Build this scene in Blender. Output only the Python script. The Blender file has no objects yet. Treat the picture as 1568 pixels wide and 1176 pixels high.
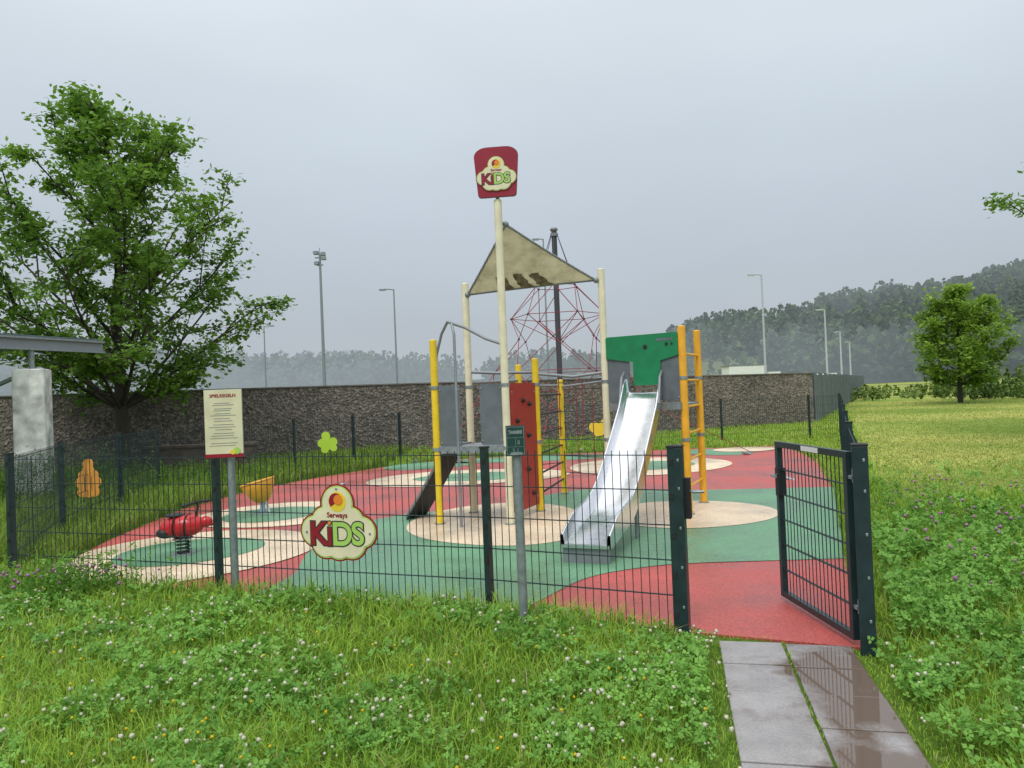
import bpy, math, random
import numpy as np
from mathutils import Vector, Matrix
random.seed(7); rng=np.random.default_rng(11)
scene=bpy.context.scene
COL=scene.collection
# ------------------------------------------------------------------ materials
def nmat(name):
    m=bpy.data.materials.new(name); m.use_nodes=True
    nt=m.node_tree; nt.nodes.clear()
    out=nt.nodes.new('ShaderNodeOutputMaterial')
    return m,nt,out
def N(nt,t,**k):
    n=nt.nodes.new(t)
    for a,b in k.items(): setattr(n,a,b)
    return n
def L(nt,a,b): nt.links.new(a,b)
def mat(name,c,rough=.5,metal=0,var=.12,scale=6,bump=0,bscale=80,spec=.5,c2=None,stretch=None):
    m,nt,out=nmat(name)
    p=N(nt,'ShaderNodeBsdfPrincipled')
    tc=N(nt,'ShaderNodeTexCoord')
    src=tc.outputs['Object']
    if stretch:
        mp=N(nt,'ShaderNodeMapping'); mp.inputs['Scale'].default_value=stretch
        L(nt,src,mp.inputs[0]); src=mp.outputs[0]
    no=N(nt,'ShaderNodeTexNoise'); no.inputs['Scale'].default_value=scale; no.inputs['Detail'].default_value=5
    L(nt,src,no.inputs['Vector'])
    r=N(nt,'ShaderNodeValToRGB'); r.color_ramp.elements[0].position=.3; r.color_ramp.elements[1].position=.7
    a=[x*(1-var) for x in c]; b=[min(1,x*(1+var)) for x in (c2 or c)]
    r.color_ramp.elements[0].color=(*a,1); r.color_ramp.elements[1].color=(*b,1)
    L(nt,no.outputs['Fac'],r.inputs[0]); L(nt,r.outputs[0],p.inputs['Base Color'])
    mr=N(nt,'ShaderNodeMapRange'); mr.inputs[3].default_value=max(.02,rough-.1); mr.inputs[4].default_value=min(1,rough+.12)
    L(nt,no.outputs['Fac'],mr.inputs[0]); L(nt,mr.outputs[0],p.inputs['Roughness'])
    p.inputs['Metallic'].default_value=metal
    p.inputs['Specular IOR Level'].default_value=spec
    if bump:
        n2=N(nt,'ShaderNodeTexNoise'); n2.inputs['Scale'].default_value=bscale
        L(nt,src,n2.inputs['Vector'])
        bp=N(nt,'ShaderNodeBump'); bp.inputs['Strength'].default_value=bump; bp.inputs['Distance'].default_value=.01
        L(nt,n2.outputs['Fac'],bp.inputs['Height']); L(nt,bp.outputs[0],p.inputs['Normal'])
    L(nt,p.outputs[0],out.inputs[0])
    return m
def attr_leaf(name,trans=.3,rough=.5,haze=None,hazecol=(.43,.49,.545),spec=.35):
    m,nt,out=nmat(name)
    at=N(nt,'ShaderNodeAttribute'); at.attribute_name='col'
    p=N(nt,'ShaderNodeBsdfPrincipled'); p.inputs['Roughness'].default_value=rough
    p.inputs['Specular IOR Level'].default_value=spec
    L(nt,at.outputs['Color'],p.inputs['Base Color'])
    last=p.outputs[0]
    if trans:
        t=N(nt,'ShaderNodeBsdfTranslucent')
        mx=N(nt,'ShaderNodeMixShader'); mx.inputs[0].default_value=trans
        L(nt,at.outputs['Color'],t.inputs[0]); L(nt,p.outputs[0],mx.inputs[1]); L(nt,t.outputs[0],mx.inputs[2])
        last=mx.outputs[0]
    if haze:  # airlight painted into the foliage as a fog-coloured glow, by world position
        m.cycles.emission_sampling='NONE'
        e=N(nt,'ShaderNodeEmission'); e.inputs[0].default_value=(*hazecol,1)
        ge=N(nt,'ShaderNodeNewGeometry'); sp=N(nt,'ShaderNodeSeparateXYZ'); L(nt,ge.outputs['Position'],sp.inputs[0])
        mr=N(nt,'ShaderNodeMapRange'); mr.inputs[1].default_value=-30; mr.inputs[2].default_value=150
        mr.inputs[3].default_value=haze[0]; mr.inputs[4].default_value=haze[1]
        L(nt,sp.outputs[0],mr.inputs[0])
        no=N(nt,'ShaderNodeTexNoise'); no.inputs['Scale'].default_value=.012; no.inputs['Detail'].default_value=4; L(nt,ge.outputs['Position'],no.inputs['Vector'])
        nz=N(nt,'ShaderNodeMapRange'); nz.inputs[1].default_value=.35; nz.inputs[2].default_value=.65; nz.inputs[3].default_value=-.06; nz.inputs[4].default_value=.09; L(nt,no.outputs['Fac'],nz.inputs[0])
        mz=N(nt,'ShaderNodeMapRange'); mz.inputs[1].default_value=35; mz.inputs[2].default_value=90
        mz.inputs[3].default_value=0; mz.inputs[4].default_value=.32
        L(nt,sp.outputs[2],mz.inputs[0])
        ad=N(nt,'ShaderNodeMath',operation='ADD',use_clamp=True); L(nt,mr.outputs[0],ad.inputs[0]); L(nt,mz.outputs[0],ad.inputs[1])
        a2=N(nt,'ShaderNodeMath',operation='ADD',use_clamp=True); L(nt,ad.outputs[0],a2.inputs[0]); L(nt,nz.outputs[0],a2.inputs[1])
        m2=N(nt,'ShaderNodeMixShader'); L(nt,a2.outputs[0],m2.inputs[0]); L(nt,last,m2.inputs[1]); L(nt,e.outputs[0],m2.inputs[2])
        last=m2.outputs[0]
    L(nt,last,out.inputs[0])
    return m

M={}
M['anthra']=mat('fence_coating',(.014,.034,.038),.38,0,.2,12)
M['yellow']=mat('yellow_paint',(.84,.58,.03),.35,0,.12,7)
M['orange']=mat('orange_paint',(.86,.42,.035),.35,0,.12,7)
M['cream']=mat('cream_paint',(.78,.72,.52),.4,0,.10,7)
M['steel']=mat('stainless_steel',(.74,.76,.80),.24,1,.06,3,stretch=(4,4,.6))
M['galv']=mat('galvanised_steel',(.30,.34,.36),.5,.6,.2,22)
M['greymetal']=mat('grey_tube',(.24,.26,.28),.45,.3,.1,9)
M['panelgrey']=mat('grey_panel',(.13,.15,.17),.5,0,.15,8)
M['panelred']=mat('red_panel',(.40,.035,.03),.45,0,.12,8)
M['panelgreen']=mat('green_panel',(.008,.21,.08),.45,0,.12,8)
M['black']=mat('black_rubber',(.015,.016,.018),.6,0,.2,20)
M['dark']=mat('dark_void',(.008,.008,.008),.8)
M['ropered']=mat('red_rope',(.26,.04,.06),.8,0,.2,60)
M['ropegrey']=mat('grey_rope',(.06,.065,.075),.75,0,.2,60)
M['signred']=mat('sign_red',(.30,.012,.03),.32,0,.06,4)
M['signcream']=mat('sign_cream',(.78,.72,.50),.35,0,.08,8)
M['signpaper']=mat('sign_paper',(.72,.67,.46),.35,0,.08,8)
M['signgreen']=mat('sign_green',(.40,.64,.14),.35,0,.05,4)
M['signorange']=mat('sign_orange',(.85,.25,.03),.35,0,.05,4)
M['signyellow']=mat('sign_yellow',(.85,.62,.05),.35,0,.05,4)
M['leafgreen']=mat('lime_board',(.45,.72,.06),.4,0,.05,4)
M['woodorange']=mat('orange_board',(.80,.36,.06),.45,0,.12,8)
M['white']=mat('white_paint',(.75,.76,.76),.4,0,.06,4)
M['redgloss']=mat('red_plastic',(.50,.012,.02),.25,0,.06,4)
M['bowl']=mat('ochre_plastic',(.66,.33,.03),.35,0,.1,5)
M['teal']=mat('hydrant_green',(.01,.055,.045),.4,0,.1,10)
M['textdark']=mat('text_dark',(.05,.045,.04),.5)
M['blue']=mat('pale_blue_plastic',(.35,.48,.62),.4)
M['concrete_w']=mat('whitewashed_concrete',(.42,.44,.42),.8,0,.3,4,.3,60,c2=(.70,.71,.68))
M['bark']=mat('bark',(.05,.042,.033),.9,0,.35,14,.6,30,stretch=(3,3,.6))
M['barrier']=mat('barrier_panels',(.10,.13,.15),.55,0,.12,3)
M['stone']=mat('low_wall_stone',(.12,.09,.075),.85,0,.35,5,.4,25)
M['coping']=mat('wall_coping',(.17,.15,.14),.8,0,.25,6)
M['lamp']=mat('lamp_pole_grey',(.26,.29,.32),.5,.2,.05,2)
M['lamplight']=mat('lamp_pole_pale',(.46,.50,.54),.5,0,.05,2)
M['asphalt']=mat('asphalt',(.055,.057,.06),.6,0,.15,2)

def sailmat():
    m,nt,out=nmat('sail_cloth')
    tc=N(nt,'ShaderNodeTexCoord'); no=N(nt,'ShaderNodeTexNoise'); no.inputs['Scale'].default_value=4; no.inputs['Detail'].default_value=9; no.inputs['Roughness'].default_value=.65
    L(nt,tc.outputs['Object'],no.inputs['Vector'])
    r=N(nt,'ShaderNodeValToRGB'); r.color_ramp.elements[0].position=.3;r.color_ramp.elements[1].position=.6
    r.color_ramp.elements[0].color=(.36,.33,.20,1); r.color_ramp.elements[1].color=(.64,.58,.38,1)
    L(nt,no.outputs['Fac'],r.inputs[0])
    d=N(nt,'ShaderNodeBsdfDiffuse'); t=N(nt,'ShaderNodeBsdfTranslucent'); mx=N(nt,'ShaderNodeMixShader'); mx.inputs[0].default_value=.42
    L(nt,r.outputs[0],d.inputs[0]);L(nt,r.outputs[0],t.inputs[0]);L(nt,d.outputs[0],mx.inputs[1]);L(nt,t.outputs[0],mx.inputs[2]);L(nt,mx.outputs[0],out.inputs[0])
    return m
M['sail']=sailmat()
M['sailstain']=mat('sail_mould_stain',(.20,.17,.105),.9,0,.6,12)

def rubber(name,c):
    m,nt,out=nmat(name)
    p=N(nt,'ShaderNodeBsdfPrincipled')
    tc=N(nt,'ShaderNodeTexCoord')
    v=N(nt,'ShaderNodeTexVoronoi'); v.inputs['Scale'].default_value=150
    L(nt,tc.outputs['Object'],v.inputs['Vector'])
    sp=N(nt,'ShaderNodeSeparateColor'); L(nt,v.outputs['Color'],sp.inputs[0])
    no=N(nt,'ShaderNodeTexNoise'); no.inputs['Scale'].default_value=.9; no.inputs['Detail'].default_value=8; no.inputs['Roughness'].default_value=.6
    L(nt,tc.outputs['Object'],no.inputs['Vector'])
    mr=N(nt,'ShaderNodeMapRange'); mr.inputs[3].default_value=.6; mr.inputs[4].default_value=1.28
    L(nt,sp.outputs[0],mr.inputs[0])
    mr2=N(nt,'ShaderNodeMapRange'); mr2.inputs[1].default_value=.35; mr2.inputs[2].default_value=.65; mr2.inputs[3].default_value=.78; mr2.inputs[4].default_value=1.08
    L(nt,no.outputs['Fac'],mr2.inputs[0])
    mu=N(nt,'ShaderNodeMath',operation='MULTIPLY'); L(nt,mr.outputs[0],mu.inputs[0]); L(nt,mr2.outputs[0],mu.inputs[1])
    vm=N(nt,'ShaderNodeVectorMath',operation='SCALE'); vm.inputs[0].default_value=c; L(nt,mu.outputs[0],vm.inputs['Scale'])
    L(nt,vm.outputs[0],p.inputs['Base Color'])
    rr=N(nt,'ShaderNodeMapRange'); rr.inputs[1].default_value=.4; rr.inputs[2].default_value=.62; rr.inputs[3].default_value=.27; rr.inputs[4].default_value=.62
    L(nt,no.outputs['Fac'],rr.inputs[0]); L(nt,rr.outputs[0],p.inputs['Roughness'])
    b=N(nt,'ShaderNodeBump'); b.inputs['Strength'].default_value=.3; b.inputs['Distance'].default_value=.004
    L(nt,v.outputs['Distance'],b.inputs['Height']); L(nt,b.outputs[0],p.inputs['Normal'])
    L(nt,p.outputs[0],out.inputs[0]); return m
M['r_red']=rubber('rubber_red',(.45,.085,.075))
M['r_green']=rubber('rubber_green',(.13,.30,.17))
M['r_cream']=rubber('rubber_cream',(.74,.60,.43))

def wallmat():
    m,nt,out=nmat('aggregate_wall')
    p=N(nt,'ShaderNodeBsdfPrincipled'); p.inputs['Roughness'].default_value=.85
    tc=N(nt,'ShaderNodeTexCoord')
    v=N(nt,'ShaderNodeTexVoronoi'); v.inputs['Scale'].default_value=15; L(nt,tc.outputs['Object'],v.inputs['Vector'])
    v2=N(nt,'ShaderNodeTexVoronoi'); v2.inputs['Scale'].default_value=34; L(nt,tc.outputs['Object'],v2.inputs['Vector'])
    sp=N(nt,'ShaderNodeSeparateColor'); L(nt,v.outputs['Color'],sp.inputs[0])
    sp2=N(nt,'ShaderNodeSeparateColor'); L(nt,v2.outputs['Color'],sp2.inputs[0])
    ad=N(nt,'ShaderNodeMath',operation='MULTIPLY'); L(nt,sp.outputs[0],ad.inputs[0]); L(nt,sp2.outputs[0],ad.inputs[1])
    no=N(nt,'ShaderNodeTexNoise'); no.inputs['Scale'].default_value=.6; no.inputs['Detail'].default_value=5; L(nt,tc.outputs['Object'],no.inputs['Vector'])
    a2=N(nt,'ShaderNodeMath',operation='MULTIPLY_ADD'); a2.inputs[1].default_value=.8; L(nt,ad.outputs[0],a2.inputs[0])
    mm=N(nt,'ShaderNodeMath',operation='MULTIPLY'); mm.inputs[1].default_value=.45; L(nt,no.outputs['Fac'],mm.inputs[0]); L(nt,mm.outputs[0],a2.inputs[2])
    r=N(nt,'ShaderNodeValToRGB'); r.color_ramp.elements[0].position=.1;r.color_ramp.elements[1].position=.9
    r.color_ramp.elements[0].color=(.042,.038,.036,1); r.color_ramp.elements[1].color=(.34,.29,.25,1)
    L(nt,a2.outputs[0],r.inputs[0]); L(nt,r.outputs[0],p.inputs['Base Color'])
    b=N(nt,'ShaderNodeBump'); b.inputs['Strength'].default_value=.8; b.inputs['Distance'].default_value=.04
    L(nt,v.outputs['Distance'],b.inputs['Height']); L(nt,b.outputs[0],p.inputs['Normal'])
    L(nt,p.outputs[0],out.inputs[0]); return m
M['wall']=wallmat()

def groundmat():
    m,nt,out=nmat('meadow_soil_and_grass')
    p=N(nt,'ShaderNodeBsdfPrincipled'); p.inputs['Roughness'].default_value=.95; p.inputs['Specular IOR Level'].default_value=.1
    ge=N(nt,'ShaderNodeNewGeometry')
    no=N(nt,'ShaderNodeTexNoise'); no.inputs['Scale'].default_value=.16; no.inputs['Detail'].default_value=8; L(nt,ge.outputs['Position'],no.inputs['Vector'])
    n2=N(nt,'ShaderNodeTexNoise'); n2.inputs['Scale'].default_value=4; n2.inputs['Detail'].default_value=8; n2.inputs['Roughness'].default_value=.65; L(nt,ge.outputs['Position'],n2.inputs['Vector'])
    r=N(nt,'ShaderNodeValToRGB'); r.color_ramp.elements[0].position=.40;r.color_ramp.elements[1].position=.58
    r.color_ramp.elements[0].color=(.16,.25,.04,1); r.color_ramp.elements[1].color=(.36,.38,.10,1)
    L(nt,no.outputs['Fac'],r.inputs[0])
    mr=N(nt,'ShaderNodeMapRange'); mr.inputs[1].default_value=.3; mr.inputs[2].default_value=.7; mr.inputs[3].default_value=.65; mr.inputs[4].default_value=1.25
    L(nt,n2.outputs['Fac'],mr.inputs[0])
    vm=N(nt,'ShaderNodeVectorMath',operation='SCALE'); L(nt,r.outputs[0],vm.inputs[0]); L(nt,mr.outputs[0],vm.inputs['Scale'])
    sp=N(nt,'ShaderNodeSeparateXYZ'); L(nt,ge.outputs['Position'],sp.inputs[0])
    m1=N(nt,'ShaderNodeMapRange'); m1.inputs[1].default_value=7; m1.inputs[2].default_value=10.5; L(nt,sp.outputs[1],m1.inputs[0])
    m2=N(nt,'ShaderNodeMapRange'); m2.inputs[1].default_value=2.5; m2.inputs[2].default_value=6; L(nt,sp.outputs[0],m2.inputs[0])
    mul=N(nt,'ShaderNodeMath',operation='MULTIPLY'); L(nt,m1.outputs[0],mul.inputs[0]); L(nt,m2.outputs[0],mul.inputs[1])
    mx=N(nt,'ShaderNodeMix',data_type='RGBA'); L(nt,mul.outputs[0],mx.inputs['Factor'])
    mx.inputs['A'].default_value=(.08,.14,.02,1); L(nt,vm.outputs[0],mx.inputs['B'])
    L(nt,mx.outputs['Result'],p.inputs['Base Color']); L(nt,p.outputs[0],out.inputs[0]); return m
M['ground']=groundmat()

def slabmat():
    m,nt,out=nmat('wet_paving_slab')
    p=N(nt,'ShaderNodeBsdfPrincipled'); ge=N(nt,'ShaderNodeNewGeometry')
    no=N(nt,'ShaderNodeTexNoise'); no.inputs['Scale'].default_value=2.6; no.inputs['Detail'].default_value=7; no.inputs['Roughness'].default_value=.6; L(nt,ge.outputs['Position'],no.inputs['Vector'])
    sp=N(nt,'ShaderNodeSeparateXYZ'); L(nt,ge.outputs['Position'],sp.inputs[0])
    a=N(nt,'ShaderNodeMath',operation='MULTIPLY_ADD'); a.inputs[1].default_value=-.21; L(nt,sp.outputs[1],a.inputs[0]); L(nt,sp.outputs[0],a.inputs[2])
    mr=N(nt,'ShaderNodeMapRange'); mr.inputs[1].default_value=.48; mr.inputs[2].default_value=.78; mr.inputs[3].default_value=-.12; mr.inputs[4].default_value=.13
    L(nt,a.outputs[0],mr.inputs[0])
    ad=N(nt,'ShaderNodeMath',operation='ADD'); L(nt,no.outputs['Fac'],ad.inputs[0]); L(nt,mr.outputs[0],ad.inputs[1])
    w=N(nt,'ShaderNodeMapRange'); w.inputs[1].default_value=.44; w.inputs[2].default_value=.58; L(nt,ad.outputs[0],w.inputs[0])
    n2=N(nt,'ShaderNodeTexNoise'); n2.inputs['Scale'].default_value=90; n2.inputs['Detail'].default_value=3; L(nt,ge.outputs['Position'],n2.inputs['Vector'])
    n3=N(nt,'ShaderNodeTexNoise'); n3.inputs['Scale'].default_value=5; n3.inputs['Detail'].default_value=6; L(nt,ge.outputs['Position'],n3.inputs['Vector'])
    r=N(nt,'ShaderNodeValToRGB'); r.color_ramp.elements[0].position=.3;r.color_ramp.elements[1].position=.7
    r.color_ramp.elements[0].color=(.19,.18,.18,1); r.color_ramp.elements[1].color=(.37,.35,.35,1)
    av=N(nt,'ShaderNodeMath',operation='MULTIPLY_ADD'); av.inputs[1].default_value=.5; L(nt,n2.outputs['Fac'],av.inputs[0])
    a3=N(nt,'ShaderNodeMath',operation='MULTIPLY'); a3.inputs[1].default_value=.5; L(nt,n3.outputs['Fac'],a3.inputs[0]); L(nt,a3.outputs[0],av.inputs[2])
    L(nt,av.outputs[0],r.inputs[0])
    mx=N(nt,'ShaderNodeMix',data_type='RGBA'); L(nt,w.outputs[0],mx.inputs['Factor']); L(nt,r.outputs[0],mx.inputs['A']); mx.inputs['B'].default_value=(.14,.105,.085,1)
    L(nt,mx.outputs['Result'],p.inputs['Base Color'])
    rr=N(nt,'ShaderNodeMapRange'); rr.inputs[3].default_value=.30; rr.inputs[4].default_value=.02; L(nt,w.outputs[0],rr.inputs[0]); L(nt,rr.outputs[0],p.inputs['Roughness'])
    b=N(nt,'ShaderNodeBump'); b.inputs['Distance'].default_value=.003
    bs=N(nt,'ShaderNodeMapRange'); bs.inputs[3].default_value=.3; bs.inputs[4].default_value=.015; L(nt,w.outputs[0],bs.inputs[0]); L(nt,bs.outputs[0],b.inputs['Strength'])
    L(nt,n2.outputs['Fac'],b.inputs['Height']); L(nt,b.outputs[0],p.inputs['Normal'])
    L(nt,p.outputs[0],out.inputs[0]); return m
M['slab']=slabmat()
M['grass']=attr_leaf('grass_blades',.33,.55,spec=.25)
M['treeleaf']=attr_leaf('tree_leaves',.40,.5)
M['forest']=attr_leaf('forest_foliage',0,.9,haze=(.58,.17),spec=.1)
M['farleaf']=attr_leaf('far_bush_leaves',0,.8)

# ------------------------------------------------------------------ mesh builder
class MB:
    def __init__(s): s.v=[];s.f=[];s.m=[];s.sm=[];s.mats=[]
    def mi(s,k):
        if k not in s.mats: s.mats.append(k)
        return s.mats.index(k)
    def add(s,vs,fs,k,smooth=False):
        b=len(s.v); i=s.mi(k); s.v+= [tuple(v) for v in vs]
        for f in fs: s.f.append([b+j for j in f]); s.m.append(i); s.sm.append(smooth)
    def box(s,c,size,k,rz=0,R=None):
        R=R or Matrix.Rotation(rz,3,'Z'); c=Vector(c); h=[x/2 for x in size]
        vs=[c+R@Vector((x*h[0],y*h[1],z*h[2])) for z in(-1,1) for y in(-1,1) for x in(-1,1)]
        s.add(vs,[(0,2,3,1),(4,5,7,6),(0,1,5,4),(2,6,7,3),(0,4,6,2),(1,3,7,5)],k)
    def beam(s,p1,p2,w,h,k):
        p1=Vector(p1);p2=Vector(p2);d=p2-p1; x=d.normalized(); up=Vector((0,0,1)) if abs(x.z)<.98 else Vector((0,1,0))
        y=up.cross(x).normalized(); z=x.cross(y)
        s.box((p1+p2)/2,(d.length,w,h),k,R=Matrix((x,y,z)).transposed())
    def tube(s,pts,r,k,n=8,closed=False,r2=None,caps=True):
        pts=[Vector(p) for p in pts]; vs=[]; m=len(pts)
        prev=None
        for i,p in enumerate(pts):
            if closed: t=pts[(i+1)%m]-pts[i-1]
            else: t=pts[min(i+1,m-1)]-pts[max(i-1,0)]
            t.normalize()
            if prev is None:
                a=Vector((0,0,1)) if abs(t.z)<.9 else Vector((1,0,0)); x=t.cross(a).normalized()
            else:
                x=(prev-t*prev.dot(t)).normalized()
            prev=x; y=t.cross(x)
            rr=r if r2 is None else r+(r2-r)*i/(m-1)
            for j in range(n):
                a=2*math.pi*j/n; vs.append(p+x*math.cos(a)*rr+y*math.sin(a)*rr)
        fs=[]
        for i in range(m if closed else m-1):
            i2=(i+1)%m
            for j in range(n): fs.append((i*n+j,i*n+(j+1)%n,i2*n+(j+1)%n,i2*n+j))
        s.add(vs,fs,k,True)
        if caps and not closed:
            s.add(vs[:n][::-1],[tuple(range(n))],k); s.add(vs[-n:],[tuple(range(n))],k)
    def ell(s,c,r,k,n=16,m=10,R=None):
        c=Vector(c); R=R or Matrix.Identity(3); vs=[];fs=[]
        for i in range(m+1):
            t=math.pi*i/m
            for j in range(n):
                a=2*math.pi*j/n; vs.append(c+R@Vector((r[0]*math.sin(t)*math.cos(a),r[1]*math.sin(t)*math.sin(a),r[2]*math.cos(t))))
        for i in range(m):
            for j in range(n): fs.append((i*n+j,(i+1)*n+j,(i+1)*n+(j+1)%n,i*n+(j+1)%n))
        s.add(vs,fs,k,True)
    def lathe(s,c,prof,k,n=24,R=None):
        c=Vector(c); R=R or Matrix.Identity(3); vs=[];fs=[]
        for r,z in prof:
            for j in range(n):
                a=2*math.pi*j/n; vs.append(c+R@Vector((r*math.cos(a),r*math.sin(a),z)))
        for i in range(len(prof)-1):
            for j in range(n): fs.append((i*n+j,i*n+(j+1)%n,(i+1)*n+(j+1)%n,(i+1)*n+j))
        s.add(vs,fs,k,True)
    def plate(s,poly,o,ux,uy,th,k,off=0):
        o=Vector(o);ux=Vector(ux).normalized();uy=Vector(uy).normalized();n=ux.cross(uy)
        m=len(poly)
        f=[o+ux*x+uy*y+n*(off+th) for x,y in poly]; b=[o+ux*x+uy*y+n*off for x,y in poly]
        s.add(f+b,[tuple(range(m)),tuple(range(2*m-1,m-1,-1))]+[(i+m,(i+1)%m+m,(i+1)%m,i) for i in range(m)],k)
    def obj(s,name,parent=None,bevel=0):
        me=bpy.data.meshes.new(name); me.from_pydata(s.v,[],s.f)
        for k in s.mats: me.materials.append(M[k])
        me.polygons.foreach_set('material_index',s.m); me.polygons.foreach_set('use_smooth',s.sm); me.update()
        o=bpy.data.objects.new(name,me); COL.objects.link(o)
        if bevel:
            b=o.modifiers.new('b','BEVEL'); b.width=bevel; b.segments=2; b.limit_method='ANGLE'; b.angle_limit=math.radians(50)
        if parent: o.parent=parent
        return o
def empty(name):
    o=bpy.data.objects.new(name,None); COL.objects.link(o); o.empty_display_size=.1; return o
def text(body,size,o,ux,uy,k,parent,name,off=.0,ext=.001,bold=0,align='CENTER'):
    c=bpy.data.curves.new(name,'FONT'); c.body=body; c.size=size; c.extrude=ext; c.offset=bold; c.align_x=align; c.align_y='CENTER'
    c.materials.append(M[k]); ob=bpy.data.objects.new(name,c); COL.objects.link(ob)
    ux=Vector(ux).normalized();uy=Vector(uy).normalized();n=ux.cross(uy)
    mtx=Matrix((ux,uy,n)).transposed().to_4x4(); mtx.translation=Vector(o)+n*off
    ob.matrix_world=mtx; ob.parent=parent; return ob

def fast_mesh(name,V,quads,tris,cols,mats):
    me=bpy.data.meshes.new(name); nv=len(V); nq=len(quads); nt_=len(tris)
    me.vertices.add(nv); me.vertices.foreach_set('co',np.asarray(V,np.float32).ravel())
    loops=np.concatenate([np.asarray(quads,np.int32).ravel(),np.asarray(tris,np.int32).ravel()])
    me.loops.add(len(loops)); me.loops.foreach_set('vertex_index',loops)
    st=np.concatenate([np.arange(nq)*4,nq*4+np.arange(nt_)*3]).astype(np.int32)
    me.polygons.add(nq+nt_); me.polygons.foreach_set('loop_start',st)
    try: me.polygons.foreach_set('loop_total',np.concatenate([np.full(nq,4),np.full(nt_,3)]).astype(np.int32))
    except Exception: pass
    for m in mats: me.materials.append(m)
    me.update(calc_edges=True)
    a=me.attributes.new('col','FLOAT_COLOR','POINT'); c4=np.ones((nv,4),np.float32); c4[:,:3]=cols; a.data.foreach_set('color',c4.ravel())
    me.validate()
    o=bpy.data.objects.new(name,me); COL.objects.link(o); return o

# ------------------------------------------------------------------ ground & playground floor
g=MB(); g.add([(-1500,-60,0),(1500,-60,0),(1500,2500,0),(-1500,2500,0)],[(0,1,2,3)],'ground'); g.obj('meadow_ground')

RUB=[(-4.6,7.0),(-2.5,6.26),(-.2,5.46),(1.06,4.80),(2.0,4.38),(2.2,4.62),(2.65,6.0),(4.5,10.5),(5.9,14.5),(6.45,17),(6.6,18.4),(4.5,18.6),(0,18.6),(-1.8,18.2),(-3.0,17.0),(-4.0,15.4),(-4.8,13.6),(-5.15,11.4),(-4.95,9),(-4.75,7.8)]
def catmull(P,closed=True,n=8):
    out=[];m=len(P)
    for i in range(m if closed else m-1):
        p0=P[(i-1)%m] if closed or i>0 else P[i]; p1=P[i]; p2=P[(i+1)%m]; p3=P[(i+2)%m] if closed or i+2<m else P[(i+1)%m]
        for j in range(n):
            t=j/n
            out.append(tuple(.5*((2*p1[k])+(-p0[k]+p2[k])*t+(2*p0[k]-5*p1[k]+4*p2[k]-p3[k])*t*t+(-p0[k]+3*p1[k]-3*p2[k]+p3[k])*t**3) for k in(0,1)))
    if not closed: out.append(P[-1])
    return out
def clip(poly,a,b):
    def s(p): return (b[0]-a[0])*(p[1]-a[1])-(b[1]-a[1])*(p[0]-a[0])
    out=[]
    for i in range(len(poly)):
        p,q=poly[i],poly[(i+1)%len(poly)]; sp,sq=s(p),s(q)
        if sp>=0: out.append(p)
        if sp*sq<0: t=sp/(sp-sq); out.append((p[0]+(q[0]-p[0])*t,p[1]+(q[1]-p[1])*t))
    return out
def blob(cx,cy,rx,ry,rot=0,w=.06,ph=0):
    out=[]
    for i in range(64):
        a=2*math.pi*i/64; k=1+w*math.sin(2*a+ph)+w*.7*math.sin(3*a+ph*2)
        x=rx*k*math.cos(a);y=ry*k*math.sin(a)
        out.append((cx+x*math.cos(rot)-y*math.sin(rot),cy+x*math.sin(rot)+y*math.cos(rot)))
    return out
floor=empty('playground_rubber_floor')
def sheet(name,poly,z,k):
    b=MB(); b.add([(x,y,z) for x,y in poly],[tuple(range(len(poly)))],k); o=b.obj(name,floor)
    if o.data.polygons[0].normal.z<0: o.data.flip_normals()
b=MB(); b.plate(RUB,(0,0,-.03),(1,0,0),(0,1,0),.045,'r_red'); b.obj('red_base',floor)
G1=[(-2.2,6.155)]+catmull([(-2.2,6.165),(-2.07,6.8),(-2.2,7.8),(-2.1,9.2),(-1.5,10.0),(-.3,10.5),(.93,11.7),(2.0,11.5),(2.86,11.2),(4.70,10.95)],False)+[(4.50,10.5),(2.88,6.56)]+catmull([(2.88,6.56),(2.42,6.58),(1.55,6.61),(1.06,6.52),(.575,6.25),(.2,5.71),(.0,5.375)],False)+[(-.2,5.46)]
sheet('green_field',G1,.020,'r_green')
sheet('green_patch_1',blob(-2.0,16.9,.95,.9,ph=1),.020,'r_green')
sheet('green_patch_2',blob(.4,17.6,2.1,.8,ph=2),.020,'r_green')
sheet('green_patch_3',blob(4.75,17.4,.8,.9,ph=3),.020,'r_green')
c1=blob(-3.55,7.9,1.3,1.42,0,.04,.5); c1=clip(c1,(-4.6,7.02),(-2.5,6.28)); c1=clip(c1,(-4.93,9),(-4.58,7.0))
sheet('cream_ring_1',c1,.024,'r_cream'); sheet('green_disc_1',blob(-3.57,8.05,.75,.72,ph=.3,w=.03),.028,'r_green')
sheet('cream_ring_2',blob(-3.4,10.5,1.1,1.15,ph=2,w=.04),.024,'r_cream'); sheet('green_disc_2',blob(-3.45,10.45,.68,.66,w=.03),.028,'r_green')
sheet('cream_ring_3',blob(-.95,14.2,1.85,1.35,ph=1,w=.05),.024,'r_cream'); sheet('green_disc_3',blob(-.8,14.2,1.1,.72,ph=2,w=.04),.028,'r_green')
sheet('cream_ring_4',blob(2.7,15.0,1.6,1.7,ph=.5,w=.04),.024,'r_cream'); sheet('green_disc_4',blob(2.7,15.0,.9,.85,ph=.5,w=.04),.028,'r_green')
sheet('cream_patch_5',blob(5.5,17.7,.75,.6,w=.02),.028,'r_cream')
sheet('cream_patch_6',blob(2.15,9.2,1.0,1.03,ph=1,w=.04),.024,'r_cream')
sheet('cream_patch_7',blob(-.2,9.15,1.08,1.55,ph=2.2,w=.05),.024,'r_cream')

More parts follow.
